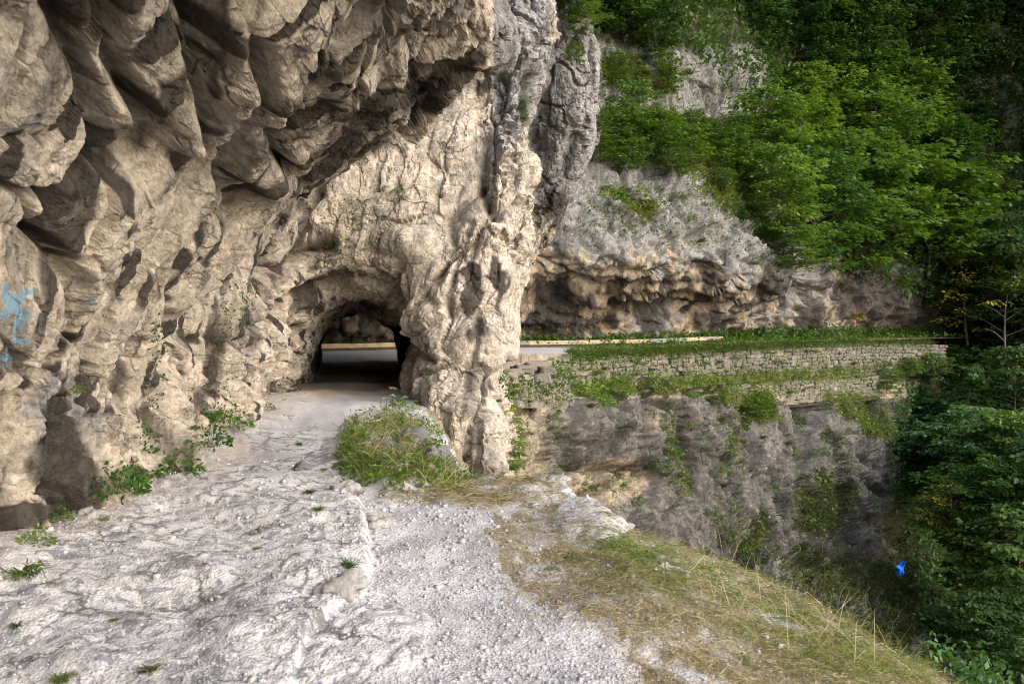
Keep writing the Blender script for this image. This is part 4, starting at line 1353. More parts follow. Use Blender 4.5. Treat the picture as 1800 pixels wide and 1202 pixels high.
def make_tree_meshes(seed, mat, H=1.0, R=0.36, low=0.18, nb=46, leaf=0.030, nl=15, tier=0.0, bare=False, top=0.75, dens=1.0):
    """unit-height tree: (trunk mesh, crown mesh)"""
    r = np.random.default_rng(seed)
    lean = r.uniform(-0.08, 0.08, 2)
    tp = [(lean[0] * t * t + 0.02 * math.sin(5 * t + seed), lean[1] * t * t + 0.02 * math.cos(4 * t + seed), t * 0.96 * H) for t in np.linspace(0, 1, 9)]
    wood = [tube_np(tp, [0.012 * (1 - 0.88 * t) + 0.001 for t in np.linspace(0, 1, 9)], 7)]
    LP, LD = [], []
    for k in range(nb):
        t = low + (0.99 - low) * ((k + r.uniform(0, 1)) / nb) ** 0.9
        az = k * 2.399 + r.uniform(-.5, .5)
        prof = (math.sin(math.pi * min(1, ((t - low) / (1 - low)) * 0.80 + 0.20)) ** 0.7) if tier == 0 else (1 - t) ** 0.8 + 0.03
        ln = R * prof * r.uniform(0.6, 1.2)
        zz = t * 0.96 * H
        base = np.array([np.interp(t, np.linspace(0, 1, 9), [p[0] for p in tp]), np.interp(t, np.linspace(0, 1, 9), [p[1] for p in tp]), zz])
        rise = r.uniform(0.15, 0.65) if tier == 0 else r.uniform(-0.25, 0.1)
        dirv = np.array([math.cos(az), math.sin(az), rise])
        end = base + dirv * ln + np.array([0, 0, -0.10 * ln])
        midp = base + dirv * ln * 0.5 + np.array([0, 0, 0.03 * ln])
        if t < 0.9:
            wood.append(tube_np([base, midp, end], [0.006 * (1 - 0.6 * t), 0.004 * (1 - .6 * t), 0.0012], 4))
        if bare and r.random() < 0.7:
            continue
        ns = max(3, int((9 if tier == 0 else 7) * ln / R * dens))
        for s_ in range(ns):
            q = 0.30 + 0.75 * (s_ + r.uniform(0, 1)) / ns
            c = base + (end - base) * min(q, 1.03)
            sp = (0.10 if tier == 0 else 0.055) * R / 0.36 * r.uniform(0.6, 1.3) * (1.1 - 0.35 * q)
            c = c + r.normal(0, 0.25, 3) * sp * np.array([1, 1, 0.45])
            m = nl
            a2 = az + r.normal(0, 1.0, m)
            rr = sp * np.sqrt(r.uniform(0.02, 1, m))
            off = np.stack([np.cos(a2) * rr, np.sin(a2) * rr, r.normal(0, 0.10, m) * sp - 0.22 * rr], 1)
            LP.append(c + off)
            LD.append(np.stack([np.cos(a2), np.sin(a2), r.normal(-0.25, 0.25, m)], 1))
    LP, LD = np.concatenate(LP), np.concatenate(LD)
    V, F = leaves(LP, LD, leaf, 0.62 if tier == 0 else 0.4, r, 1.0)
    crown = mesh_from('crown', V, F, mat, False)
    tv, tf = join_np(wood)
    return mesh_from('trunk', tv, tf, M_BARK), crown

def make_tuft(seed, n, length, mat, droop=0.9, up=0.6, spread=0.8, width=0.018):
    r = np.random.default_rng(seed)
    P = r.normal(0, 0.10, (n, 3)) * np.array([1, 1, 0.3])
    V, F = blades(P, np.tile(np.array([0, 0, 0.3]), (n, 1)), length, width, r, up, spread, droop)
    return mesh_from('tuft', V, F, mat, False)

def make_weed(seed, n, R, leaf, mat, hgt=1.0, asp=0.6):
    """a low leafy plant: leaves in a dome on thin stalks"""
    r = np.random.default_rng(seed)
    az = r.uniform(0, 2 * np.pi, n)
    rr = R * np.sqrt(r.uniform(0, 1, n))
    z = hgt * R * (1.05 - (rr / R) ** 2) * r.uniform(0.15, 1.0, n)
    P = np.stack([np.cos(az) * rr, np.sin(az) * rr, z], 1)
    D = np.stack([np.cos(az), np.sin(az), r.normal(0.05, 0.4, n)], 1) + r.normal(0, 0.4, (n, 3))
    V, F = leaves(P, D, leaf, asp, r, 0.8)
    lf = mesh_from('leaves', V, F, mat, False)
    stalks = []
    for k in range(0, n, max(1, n // 18)):
        stalks.append(tube_np([P[k] * np.array([0.15, 0.15, 0]), P[k] * np.array([0.6, 0.6, 0.6]), P[k]], [0.035 * leaf, 0.03 * leaf, 0.015 * leaf], 3))
    v, f = join_np(stalks)
    return lf, mesh_from('stem', v, f, mat)

def plant(kind, loc, rz, s, meshes, label, cat, group=None, sz=None):
    root = empty(kind, loc, rz)
    root.scale = (s, s, sz if sz else s)
    tag(root, label, cat, group)
    for nm, me_ in meshes:
        link(nm, me_, root)
    return root

# ------------------------------------------------------------------ trees
TREES = {
    'beech': [make_tree_meshes(11 + k, M_LEAF, R=0.42, low=0.03, nb=64, leaf=0.044, nl=18) for k in range(4)],
    'dark': [make_tree_meshes(31 + k, M_LEAFD, R=0.40, low=0.03, nb=56, leaf=0.050, nl=16) for k in range(3)],
    'blue': [make_tree_meshes(51 + k, M_LEAFB, R=0.42, low=0.03, nb=54, leaf=0.050, nl=16) for k in range(2)],
    'mixed': [make_tree_meshes(15 + k, M_SHRUB, R=0.44, low=0.05, nb=50, leaf=0.052, nl=14) for k in range(2)],
    'yellow': [make_tree_meshes(71, M_LEAFY, R=0.40, low=0.12, nb=34, leaf=0.034, nl=9, dens=.8)],
    'sapling': [make_tree_meshes(81 + k, M_SHRUB, R=0.46, low=0.02, nb=36, leaf=0.062, nl=12, dens=.9) for k in range(3)],
    'conifer': [make_tree_meshes(91 + k, M_LEAFB, R=0.34, low=0.08, nb=64, leaf=0.030, nl=14, tier=1.0) for k in range(2)],
    'bare': [make_tree_meshes(95, M_LEAFY, R=0.30, low=0.35, nb=18, leaf=0.03, nl=6, bare=True)],
}
tcount = 0
def tree(kind, name, px, py, hpx, label, group=None, d=None, wide=1.0, sink=0.04):
    global tcount
    if d is None:
        d, _n = surf(px, py, 2)
        d -= 0.6
    p = at(px, py, d)
    hgt = hpx / FPX * d
    vs = TREES[kind]
    tr, cr_ = vs[tcount % len(vs)]
    tcount += 1
    p.z -= sink * hgt
    root = plant(name, p, random.uniform(0, 6.28), hgt * wide, [('trunk', tr), ('crown', cr_)], label, 'tree', group, hgt)
    return root
ORD = ['leftmost', 'second', 'third', 'fourth', 'fifth', 'sixth', 'seventh', 'eighth', 'ninth', 'tenth', 'eleventh', 'twelfth', 'thirteenth', 'fourteenth', 'fifteenth', 'sixteenth', 'seventeenth', 'eighteenth', 'nineteenth', 'twentieth']
def ranked(items, zones, noun):
    """labels that place each item: its rank from the left within the zone whose centre lies nearest. zones: (px, py, phrase)"""
    of = {}
    for i, it in enumerate(items):
        z = min(range(len(zones)), key=lambda k: math.hypot(it[0] - zones[k][0], 1.6 * (it[1] - zones[k][1])))
        of.setdefault(z, []).append(i)
    out = [None] * len(items)
    for z, ix in of.items():
        ix.sort(key=lambda i: items[i][0])
        for q, i in enumerate(ix):
            if len(ix) == 1:
                out[i] = 'only %s %s' % (noun, zones[z][2])
            elif q == len(ix) - 1:
                out[i] = 'rightmost %s %s' % (noun, zones[z][2])
            else:
                out[i] = ('%s %s %s' if q == 0 else '%s %s from left %s') % (ORD[q], noun, zones[z][2])
    return out
def row_zones(rows):
    return [(x, y, ph) for y, ph in rows for x in range(900, 1860, 12)]
def ranked_rows(items, rows, noun):
    big = 1e4
    return ranked([(it[0], it[1] * big) for it in items], [(0, y * big, ph) for y, ph in rows], noun)
MAING = 'leafy trees in the bright clump above the undercut road'
BEECH = [(1372, 430, 190, 1), (1432, 470, 230, 1.05), (1500, 468, 250, 1.1), (1566, 480, 250, 1.1), (1630, 478, 240, 1.05), (1682, 480, 200, 1), (1400, 340, 180, 1.05), (1462, 345, 200, 1.1),
                                    (1535, 350, 215, 1.1), (1600, 350, 200, 1), (1660, 360, 170, 1.05), (1352, 290, 150, 1), (1405, 250, 150, 1), (1462, 235, 160, 1.1), (1525, 240, 170, 1.05), (1590, 250, 160, 1), (1455, 425, 150, 1.2), (1545, 420, 160, 1.2), (1610, 425, 150, 1.2), (1390, 480, 110, 1.2)]
LB = ranked_rows(BEECH, [(455, 'in the lowest row of the bright clump'), (345, 'in the middle row of the bright clump'), (250, 'in the top row of the bright clump')], 'leafy tree')
for (px, py, h, w), lb in zip(BEECH, LB):
    tree(random.choice(('beech', 'beech', 'mixed', 'beech', 'mixed')), 'broadleaf_tree', px, py, h, lb, MAING, None, w)
DG_ = 'dark trees along the top of the wooded slope'
FOREST = [(1010, 20, 110), (1052, 50, 120), (1100, 70, 130), (1150, 85, 135), (1400, 90, 150), (1465, 80, 150), (1530, 110, 150), (1590, 150, 150), (1640, 190, 150), (1700, 130, 150), 
                                 (1030, -40, 120), (1090, -20, 130), (1160, -10, 140), (1230, 0, 140), (1300, 20, 150), (1370, 10, 150), (1440, -5, 150), (1510, 20, 150), (1570, 60, 140), (1640, 70, 150), (1690, 40, 140), (1750, 20, 150), (1800, 40, 150), (1690, 240, 110), (1660, 290, 110), (1600, 10, 140), (1540, -30, 130), (1480, 160, 130), (1430, 150, 120), (1560, 190, 120), (1500, 60, 140), (1330, 80, 140), (1420, 40, 150), (1660, 130, 140), (1620, 230, 120), (1745, 400, 70), (1700, 400, 90)]
LB = ranked_rows(FOREST, [(-25, 'in the topmost row of the wooded slope'), (45, 'in the second row of the wooded slope'), (110, 'in the third row of the wooded slope'), (170, 'in the fourth row of the wooded slope'), (250, 'beside the pale rock patches at the right edge'), (370, 'below the pale rock patches at the right edge')], 'dark tree')
LB = [q.replace(' of the wooded slope', ' on the slope') for q in LB]
for i, ((px, py, h), lb) in enumerate(zip(FOREST, LB)):
    tree(('dark', 'dark', 'beech')[i % 3] if px < 1500 else 'dark', 'forest_tree', px, py, h, lb, DG_)
SG = 'shrubs and saplings on the grassy ledge of the far cliff'
SHRUBS = [(1052, 285, 60), (1085, 265, 85), (1105, 300, 60), (1130, 280, 90), (1165, 270, 80), (1180, 305, 60), (1215, 285, 75), (1245, 265, 60), (1255, 305, 65), (1290, 290, 75), (1320, 310, 70), (1345, 280, 90), (1075, 235, 50), (1215, 250, 60), (1300, 255, 60), (1335, 340, 55), (1270, 330, 40), (1050, 235, 45)]
LB = ranked_rows(SHRUBS, [(245, 'at the back of the grassy cliff ledge'), (275, 'in the middle of the grassy cliff ledge'), (315, 'along the front of the grassy cliff ledge')], 'bright shrub')
for (px, py, h), lb in zip(SHRUBS, LB):
    tree('sapling', 'shrub', px, py, h, lb, SG, None, 1.25)
for px, py, h, lab in [(1118, 240, 110, 'thin upright sapling at the left end of the grassy cliff ledge'), (1160, 160, 85, 'small pale green sapling on the grey rock band above the ledge'), (1330, 200, 110, 'yellowish green sapling at the right edge of the grey rock band'), (1085, 140, 55, 'low bush beside the grey buttress above the ledge'),
                       (1030, 60, 70, 'bush hanging over the top of the grey buttress'), (1010, 110, 40, 'small bush on the shoulder of the grey buttress')]:
    tree('sapling', 'sapling', px, py, h, lab)
GG_ = 'leafy trees crowding the right side of the gorge'
GORGE = [('blue', 1660, 880, 150, 1.2, 66), ('blue', 1725, 870, 170, 1.2, 64), ('dark', 1790, 820, 230, 1, 70), ('blue', 1620, 860, 120, 1.2, 70), ('blue', 1765, 900, 190, 1.1, 58), ('beech', 1690, 950, 150, 1.2, 58), ('beech', 1770, 980, 190, 1.1, 52), ('blue', 1640, 800, 110, 1.2, 74), ('dark', 1730, 1040, 160, 1.1, 54),
                                        ('dark', 1800, 1100, 220, 1, 48), ('blue', 1745, 780, 120, 1.2, 74), ('blue', 1600, 760, 90, 1.3, 76), ('blue', 1690, 830, 120, 1.2, 70), ('beech', 1800, 900, 190, 1, 56), ('dark', 1830, 1000, 250, 1, 52), ('dark', 1820, 700, 200, 1, 78), ('dark', 1770, 690, 170, 1, 82), ('dark', 1650, 690, 90, 1.3, 82), ('dark', 1700, 690, 110, 1.2, 84), ('dark', 1770, 1180, 150, 1.1, 46), ('dark', 1600, 700, 60, 1.4, 80), ('dark', 1660, 660, 60, 1.5, 80), ('dark', 1640, 1120, 60, 1.4, 50), ('dark', 1720, 1150, 120, 1.2, 46), ('beech', 1740, 900, 110, 1.3, 60), ('blue', 1610, 810, 70, 1.4, 72)]
LB = ranked_rows([(g_[1], g_[2]) for g_ in GORGE], [(700, 'just below the far end of the road walls'), (820, 'beside the pointed conifer in the gorge wood'), (890, 'above the yellowing young tree in the gorge wood'), (1000, 'level with the blue cloth in the gorge wood'), (1130, 'at the bottom of the gorge wood')], 'leafy tree')
for (kd, px, py, h, w, d), lb in zip(GORGE, LB):
    tree(kd, 'gorge_tree', px, py, h, lb, GG_, d, w)
for px, py, h, lab in [(1560, 690, 46, 'shrub at the right end of the short lower wall'), (1262, 712, 34, 'bushy shrub at the left end of the short lower wall'), (1640, 660, 44, 'shrub hiding the right end of the upper wall'), (1330, 735, 44, 'dark bush hanging under the short lower wall'), (1600, 655, 30, 'small bush before the end of the upper wall')]:
    tree('sapling', 'shrub', px, py, h, lab, None, float(np.interp(px, WALL_PX, WALL_D)) - 2.2, 1.5)
tree('yellow', 'young_tree', 1668, 965, 130, 'slender young tree with yellowing leaves at the edge of the gorge wood', None, 54, 1.1)
tree('conifer', 'conifer', 1702, 770, 140, 'pointed grey green conifer rising out of the gorge wood', None, 70, 1.0)
tree('bare', 'bare_tree', 1766, 690, 230, 'thin pale forked tree with hardly any leaves beyond the road end', None, 76, 0.9)
tree('yellow', 'roadside_tree', 1700, 600, 190, 'tree with some yellow leaves beside the far end of the road', None, 82, 1.0)
tree('dark', 'roadside_tree', 1745, 600, 200, 'dark leafy tree leaning over the far end of the road', None, 84, 1.0)
tree('dark', 'roadside_tree', 1795, 600, 240, 'tall dark tree at the right edge beyond the road end', None, 80, 1.0)

# ------------------------------------------------------------------ ground cover that nobody could count
def scatter(polys, n, seed, jit=0.0):
    r = np.random.default_rng(seed)
    X, Y = [], []
    area = np.array([abs(sum(p[i][0] * p[(i + 1) % len(p)][1] - p[(i + 1) % len(p)][0] * p[i][1] for i in range(len(p)))) for p in polys])
    for p, a in zip(polys, area):
        x, y = rand_in_poly(p, max(4, int(n * a / area.sum())), r)
        X.append(x); Y.append(y)
    X, Y = np.concatenate(X), np.concatenate(Y)
    if jit:
        X += r.normal(0, jit, len(X)); Y += r.normal(0, jit, len(Y))
    d, N = surf_many(X, Y)
    ok = d < 1e8
    return px_points(X[ok], Y[ok], d[ok]), N[ok], r, X[ok], Y[ok]

def grass_patch(name, label, polys, n, seed, length, width, mat, jit=4, dmin=0, dmax=1e8, clump=None, **kw):
    P, N, r, X, Y = scatter(polys, n, seed, jit)
    ok = (P[:, 1] > dmin) & (P[:, 1] < dmax)
    if clump is not None:
        c = 1.5 * fbm(P / clump, 3)
        ok &= c > r.uniform(-0.9, 0.35, len(P))
    P, N = P[ok], N[ok]
    V, F = blades(P - N * 0.02, N, length, width, r, **kw)
    o = link(name, mesh_from(name, V, F, mat, False))
    tag(o, label, 'grass', None, 'stuff')
    return o

def leaf_patch(name, label, polys, n, seed, size, lift, mat, dmin=0, dmax=1e8, jit=4, clump=None):
    P, N, r, X, Y = scatter(polys, n, seed, jit)
    ok = (P[:, 1] > dmin) & (P[:, 1] < dmax)
    if clump is not None:
        ok &= fbm(P / clump, 3) > r.uniform(-0.7, 0.4, len(P))
    P, N = P[ok], N[ok]
    P = P + N * (lift * r.uniform(0, 1, len(P)) ** 1.5)[:, None] + np.array([0, 0, 1]) * (lift * 0.5 * r.uniform(0, 1, len(P)))[:, None]
    D = N * 0.6 + r.normal(0, 0.8, P.shape)
    V, F = leaves(P, D, size, 0.6, r, 0.9)
    o = link(name, mesh_from(name, V, F, mat, False))
    tag(o, label, 'undergrowth', None, 'stuff')
    return o

grass_patch('ledge_grass', 'grass over the ledges of the far cliff', GRASSY_FAR, 28000, 1, 0.70, 0.07, M_GRASS, 12, 30, 90, 2.5, up=0.25, spread=0.6, droop=1.2)
grass_patch('wall_top_grass', 'grass along the road edge on top of the long upper wall', [[(1000, 612), (1100, 606), (1250, 600), (1400, 596), (1640, 594), (1640, 604), (1500, 604), (1400, 608), (1250, 616), (1100, 624), (1005, 628)]], 11000, 2, 0.42, 0.045, M_GRASS, 4, 20, 90, None, up=0.5, spread=0.5, droop=0.9)
grass_patch('hanging_grass', 'grass hanging over the ledges under the road walls', GRASSY_LOW[:3], 15000, 3, 0.36, 0.05, M_GRASS, 6, 20, 90, 2.0, up=0.2, spread=0.6, droop=1.2)
grass_patch('gorge_grass', 'shaded grass over the ledges low in the gorge', GRASSY_LOW[3:9], 34000, 4, 0.60, 0.06, M_DKGRASS, 16, 14, 90, 1.6, up=0.1, spread=0.6, droop=1.3)
leaf_patch('roadside_weeds', 'low green weeds along the back of the road', [[(890, 598), (1010, 600), (1140, 592), (1400, 580), (1700, 575), (1700, 590), (1400, 594), (1140, 606), (900, 606)]], 9000, 5, 0.26, 0.36, M_WEED, 30, 99)
leaf_patch('kerb_weeds', 'weeds growing between the road and its kerb wall', [[(1000, 606), (1140, 602), (1300, 594), (1500, 588), (1700, 586), (1700, 592), (1500, 594), (1300, 601), (1140, 607), (1000, 609)]], 3500, 25, 0.18, 0.16, M_SHRUB, 30, 99, 2)
leaf_patch('undergrowth', 'dense undergrowth under the trees of the wooded slopes', [[(990, 0), (1850, 0), (1850, 600), (1690, 560), (1440, 470), (1380, 330), (1330, 190), (1180, 70), (1060, 40)]], 26000, 6, 0.55, 1.6, M_LEAFD, 30, 140, 6)
leaf_patch('gorge_undergrowth', 'dense undergrowth on the shaded right side of the gorge', [[(1570, 650), (1850, 600), (1850, 1230), (1640, 1230), (1600, 1000), (1560, 860)]], 22000, 7, 0.40, 1.0, M_LEAFB, 20, 120, 6, 3.0)
leaf_patch('ledge_leaves', 'leafy weeds along the ledges below the road walls', GRASSY_LOW[:5] + GRASSY_LOW[9:], 9000, 8, 0.26, 0.35, M_SHRUB, 20, 90, 6, 1.6)
leaf_patch('wall_weeds', 'small weeds and moss rooted in the joints of the road walls', [[(965, 640), (1000, 622), (1250, 610), (1640, 602), (1640, 645), (1400, 652), (1180, 672), (970, 690)], [(870, 650), (960, 670), (1200, 684), (1200, 698), (960, 706), (875, 704)], [(1275, 678), (1545, 660), (1545, 688), (1275, 704)]], 9000, 18, 0.14, 0.14, M_SHRUB, 20, 90, 3, 0.9)
grass_patch('wall_grass', 'grass growing along the ledges and joints of the road walls', [[(1000, 674), (1180, 670), (1400, 654), (1640, 640), (1640, 652), (1400, 664), (1250, 678), (1000, 684)], [(1100, 614), (1250, 606), (1640, 598), (1640, 608), (1250, 620), (1100, 628)]], 3500, 19, 0.26, 0.04, M_GRASS, 4, 20, 90, 2.0, up=0.3, spread=0.6, droop=1.1)
# near ledge and mound
grass_patch('dry_grass', 'matted dry straw coloured grass on the tipping edge of the path', GRASSY_NEAR[:1], 58000, 9, 0.10, 0.0032, M_DRY, 22, 0.5, 12, 0.30, up=0.22, spread=1.0, droop=0.9)
grass_patch('edge_grass', 'longer green and yellow grass along the brink of the path', [[(1020, 960), (1120, 930), (1270, 965), (1430, 1035), (1570, 1090), (1720, 1140), (1700, 1202), (1500, 1202), (1300, 1100), (1100, 1020)]], 13000, 10, 0.15, 0.004, M_GRASS, 26, 0.5, 12, 0.25, up=0.6, spread=0.9, droop=0.9)
MOUND = [[(600, 800), (615, 750), (660, 725), (720, 700), (770, 770), (800, 815), (830, 850), (760, 865), (680, 865), (640, 850), (605, 830)]]
grass_patch('mound_grass', 'green grass over the mound beside the path', MOUND, 6000, 11, 0.20, 0.008, M_GRASS, 8, 6, 14.5, 0.5, up=0.8, spread=0.7, droop=0.6)
leaf_patch('mound_weeds', 'small leafy weeds over the grassy mound', MOUND, 20000, 12, 0.05, 0.36, M_SHRUB, 6, 14.5, 9, 0.35)
grass_patch('mound_straw', 'dry brown stalks among the weeds of the mound', MOUND, 1500, 22, 0.26, 0.007, M_DRY, 9, 6, 14.5, 0.4, up=0.9, spread=0.6, droop=0.5)
grass_patch('rim_grass', 'thin dry grass along the back rim of the path', [[(640, 850), (800, 850), (960, 830), (1000, 850), (960, 880), (860, 890), (700, 880)]], 7000, 13, 0.16, 0.006, M_DRY, 5, 5, 12, 0.5, up=0.5, spread=0.9, droop=0.8)

grass_patch('slope_grass', 'grass on the broken ledges at the bottom of the gorge wall', [[(1320, 960), (1420, 970), (1620, 1010), (1660, 1120), (1560, 1130), (1440, 1080), (1340, 1030)]], 9000, 44, 0.5, 0.06, M_DKGRASS, 14, 14, 90, 1.2, up=0.1, spread=0.6, droop=1.2)
leaf_patch('rock_moss', 'small mossy greenery in the fissures of the pale near cliff', [[(545, 330), (640, 340), (720, 420), (640, 520), (560, 500)], [(385, 500), (460, 500), (430, 640), (380, 720)], [(905, 120), (935, 120), (935, 290), (905, 290)], [(480, 640), (560, 640), (540, 700), (480, 720)], [(270, 560), (300, 560), (280, 800), (240, 800)]], 2600, 46, 0.045, 0.05, M_WEED, 3, 27, 3, 0.25)
grass_patch('crack_grass', 'thin grass lines rooted in the cracks of the gorge wall', [[(1160, 700), (1185, 700), (1215, 880), (1190, 880)], [(1285, 710), (1310, 710), (1300, 950), (1280, 950)], [(1405, 700), (1425, 700), (1410, 900), (1390, 880)], [(1440, 720), (1475, 720), (1520, 880), (1490, 880)], [(960, 700), (980, 700), (1000, 850), (980, 850)], [(905, 700), (925, 700), (915, 850), (895, 850)], [(1240, 870), (1330, 960), (1340, 990), (1260, 960)], [(1010, 850), (1110, 830), (1120, 850), (1030, 880)]], 7000, 41, 0.34, 0.05, M_GRASS, 10, 18, 90, 0.9, up=0.1, spread=0.6, droop=1.3)
leaf_patch('slope_herbs', 'low green herbs scattered over the grey far cliff', [[(1040, 330), (1350, 330), (1400, 470), (1200, 440), (1000, 400)], [(1060, 60), (1280, 70), (1320, 210), (1060, 200)]], 3500, 42, 0.24, 0.25, M_SHRUB, 30, 90, 4, 1.4)
leaf_patch('verge_herbs', 'small green leaves among the dry grass at the brink', [[(900, 960), (1110, 950), (1300, 1000), (1560, 1110), (1560, 1202), (1250, 1130), (1050, 1060)]], 5000, 43, 0.022, 0.07, M_WEED, 0.5, 12, 16, 0.3)
grass_patch('seed_stalks', 'tall dry seed stalks standing along the brink', [[(1150, 1000), (1280, 1000), (1450, 1075), (1560, 1120), (1640, 1180), (1500, 1190), (1350, 1130), (1200, 1060)]], 260, 21, 0.34, 0.0035, M_DRY, 10, 0.5, 12, None, up=1.0, spread=0.45, droop=0.7)
# ------------------------------------------------------------------ single tufts and weeds
TUFTS = [make_tuft(k, 70, 0.55, (M_GRASS, M_WEED, M_DKGRASS)[k % 3], 1.1, 0.4, 0.9, 0.035) for k in range(4)]
WEEDS = [make_weed(k, 210, 0.5, 0.115, (M_WEED, M_SHRUB)[k % 2], 1.0) for k in range(4)]
def weed(px, py, wpx, label, cat='weed', group=None, name='weed', kind='weed', hz=1.0):
    d, n = surf(px, py, 1)
    p = at(px, py, d)
    n = Vector(n.tolist())
    s = wpx / FPX * d
    k = random.randrange(4)
    p += n * 0.05 * s
    if kind == 'weed':
        return plant(name, p, random.uniform(0, 6), s, [('leaves', WEEDS[k][0]), ('stem', WEEDS[k][1])], label, cat, group, s * hz)
    o = link(name, TUFTS[k])
    o.location = p
    o.scale = (s, s, s)
    o.rotation_euler = (0, 0, random.uniform(0, 6))
    return tag(o, label, cat, group)
for px, py, w, lab in [(200, 868, 75, 'largest leafy weed at the foot of the left rock wall'), (225, 850, 50, 'tall broad leaved weed behind the largest weed at the wall foot'), (310, 830, 60, 'green weed in the wall foot hollow below the dark streaked flutes'), (360, 785, 60, 'spreading bright weed under the dark vertical streak'), (400, 750, 55, 'weed with light leaves at the wall foot right of the dark streak'),
                       (280, 850, 40, 'small weed between two larger clumps at the wall foot'), (370, 740, 35, 'weed climbing the base of the dark streak'), (490, 712, 28, 'small weed at the wall foot just before the tunnel'), (470, 722, 22, 'dark little weed in the last wall foot hollow before the tunnel'), (100, 918, 40, 'low weed at the wall foot under the dark stain'),
                       (62, 955, 45, 'reddish stemmed weed against the near wall foot'), (180, 915, 16, 'tiny sprig at the edge of the gravel near the wall'), (130, 690, 24, 'dark fern hanging in a hole of the left wall')]:
    weed(px, py, w * 1.35, lab, 'weed', None, 'weed', 'weed', 1.2)
for px, py, w, lab in [(45, 1008, 90, 'thick brown green grass tussock at the near left wall foot'), (5, 925, 60, 'dark tussock against the wall at the left edge'), (610, 995, 60, 'flat tussock on a bedrock hump in the path'), (262, 1178, 55, 'small tuft in the gravel at the bottom left'), (655, 1190, 60, 'tuft by the grey streaked bedrock at the bottom'), (30, 1100, 35, 'little tuft at the left edge of the path'),
                       (560, 895, 30, 'sprawling green sprig beside the bedrock hump'), (525, 780, 22, 'first small tuft in the gravel near the tunnel'), (570, 825, 18, 'small tuft left of the mound'), (450, 965, 20, 'tiny tuft on the bare bedrock'), (545, 865, 30, 'creeping green sprig on the path below the mound'), (200, 1090, 24, 'tuft in a bedrock crack'), (110, 1195, 60, 'dark tussock at the bottom left corner'),
                       (945, 850, 45, 'small leafy tuft on the back rim of the path')]:
    weed(px, py, w, lab, 'grass tuft', None, 'grass_tuft', 'tuft')
for px, py, w, lab in [(1080, 960, 70, 'broad green leaves on the brink under the pale boulder'), (1010, 985, 45, 'green leafy weed in the dry grass'), (1130, 985, 60, 'leafy yellow green weed at the brink of the drop'), (1075, 1045, 45, 'bright weed alone in the dry grass'), (970, 1000, 25, 'small weed at the left side of the dry grass'), (1060, 905, 25, 'sprig growing on the pale boulder'), (1230, 1000, 40, 'low weed on the brink beyond the boulder'), (1300, 1160, 40, 'low weed in the dry grass near the bottom')]:
    weed(px, py, w, lab, 'weed', None, 'weed', 'weed', 0.7)
PG = 'little ferns and tufts growing on the cliff and pillar'
FERNS = [(757, 655, 20), (795, 697, 12), (592, 442, 20), (612, 435, 16), (577, 430, 12), (640, 440, 14), (600, 475, 12), (700, 340, 26), (710, 350, 20), (798, 310, 14), (745, 395, 12), (660, 455, 10), (525, 545, 12), (425, 545, 22), (412, 560, 14), (415, 20, 18), (440, 60, 14), (485, 110, 18), (920, 150, 22), (925, 180, 22), (921, 210, 18), (928, 245, 14), (910, 300, 14), (985, 165, 20),
                  (990, 215, 16), (995, 200, 14), (360, 232, 12), (500, 280, 14), (287, 505, 14), (385, 605, 12), (232, 770, 16), (755, 660, 14), (870, 770, 10), (905, 740, 14), (735, 720, 12), (843, 350, 12), (888, 295, 12), (640, 395, 12), (680, 330, 12), (575, 395, 20), (470, 545, 12), (400, 640, 12), (560, 470, 14)]
LB = ranked(FERNS, [(600, 440, 'in the fern patch above the left of the tunnel'), (720, 330, 'on the smooth slab above the tunnel'), (770, 690, 'low on the pale pillar'), (420, 560, 'along the dark streak left of the tunnel'), (440, 60, 'high on the overhanging ceiling'), (922, 200, 'in the mossy strip beside the buttress'), (990, 195, 'on the face of the grey buttress'), (880, 740, 'on the gorge side of the pillar'), (330, 380, 'in the holes of the left wall')], 'small fern')
for (px, py, w), lb in zip(FERNS, LB):
    weed(px, py, w, lb, 'fern', PG, 'fern', 'weed', 0.8)
WT = 'tufts growing between the stones of the road walls'
WTUFT = [(985, 655, 30), (975, 665, 34), (1005, 665, 28), (1005, 640, 18), (1040, 635, 16), (1050, 655, 26), (1060, 650, 22), (1035, 650, 16), (1080, 660, 18), (1120, 640, 12), (950, 690, 24), (898, 694, 26), (1035, 715, 34), (1060, 715, 40), (1110, 660, 18), (1180, 632, 12), (1240, 640, 14), (1255, 625, 12), (1265, 637, 16), (1305, 648, 12), (1345, 622, 14), (1365, 637, 14), (1375, 640, 16), (1420, 620, 12), (1435, 620, 12), (1075, 680, 26),
                  (1095, 680, 22), (1130, 675, 26), (1200, 690, 30), (1220, 700, 24), (1330, 700, 44), (1310, 715, 34), (1390, 690, 26), (1470, 650, 20), (1500, 640, 20), (1550, 645, 30), (1600, 640, 30), (1640, 650, 34), (875, 705, 18), (1000, 620, 20), (1130, 622, 14), (1150, 650, 12), (1210, 655, 14), (1290, 630, 12)]
LB = ranked(WTUFT, [(1000, 655, 'over the broken end of the upper wall'), (910, 695, 'on the rough blocks beside the pillar'), (1060, 700, 'at the foot of the broken lower wall'), (1060, 640, 'in the left part of the upper wall'), (1140, 640, 'in the upper wall above the pointed rock'), (1250, 635, 'in the middle of the upper wall'), (1360, 635, 'in the upper wall over the short wall'), (1430, 625, 'high in the right part of the upper wall'), (1320, 705, 'hanging below the short lower wall'), (1210, 695, 'on the ledge left of the short wall'), (1550, 645, 'at the right end of the upper wall')], 'tuft')
for (px, py, w), lb in zip(WTUFT, LB):
    weed(px, py, w * 1.15, lb, 'grass tuft', WT, 'grass_tuft', random.choice(('weed', 'tuft')))
CT = 'tufts growing on the grey gorge wall and far cliff'
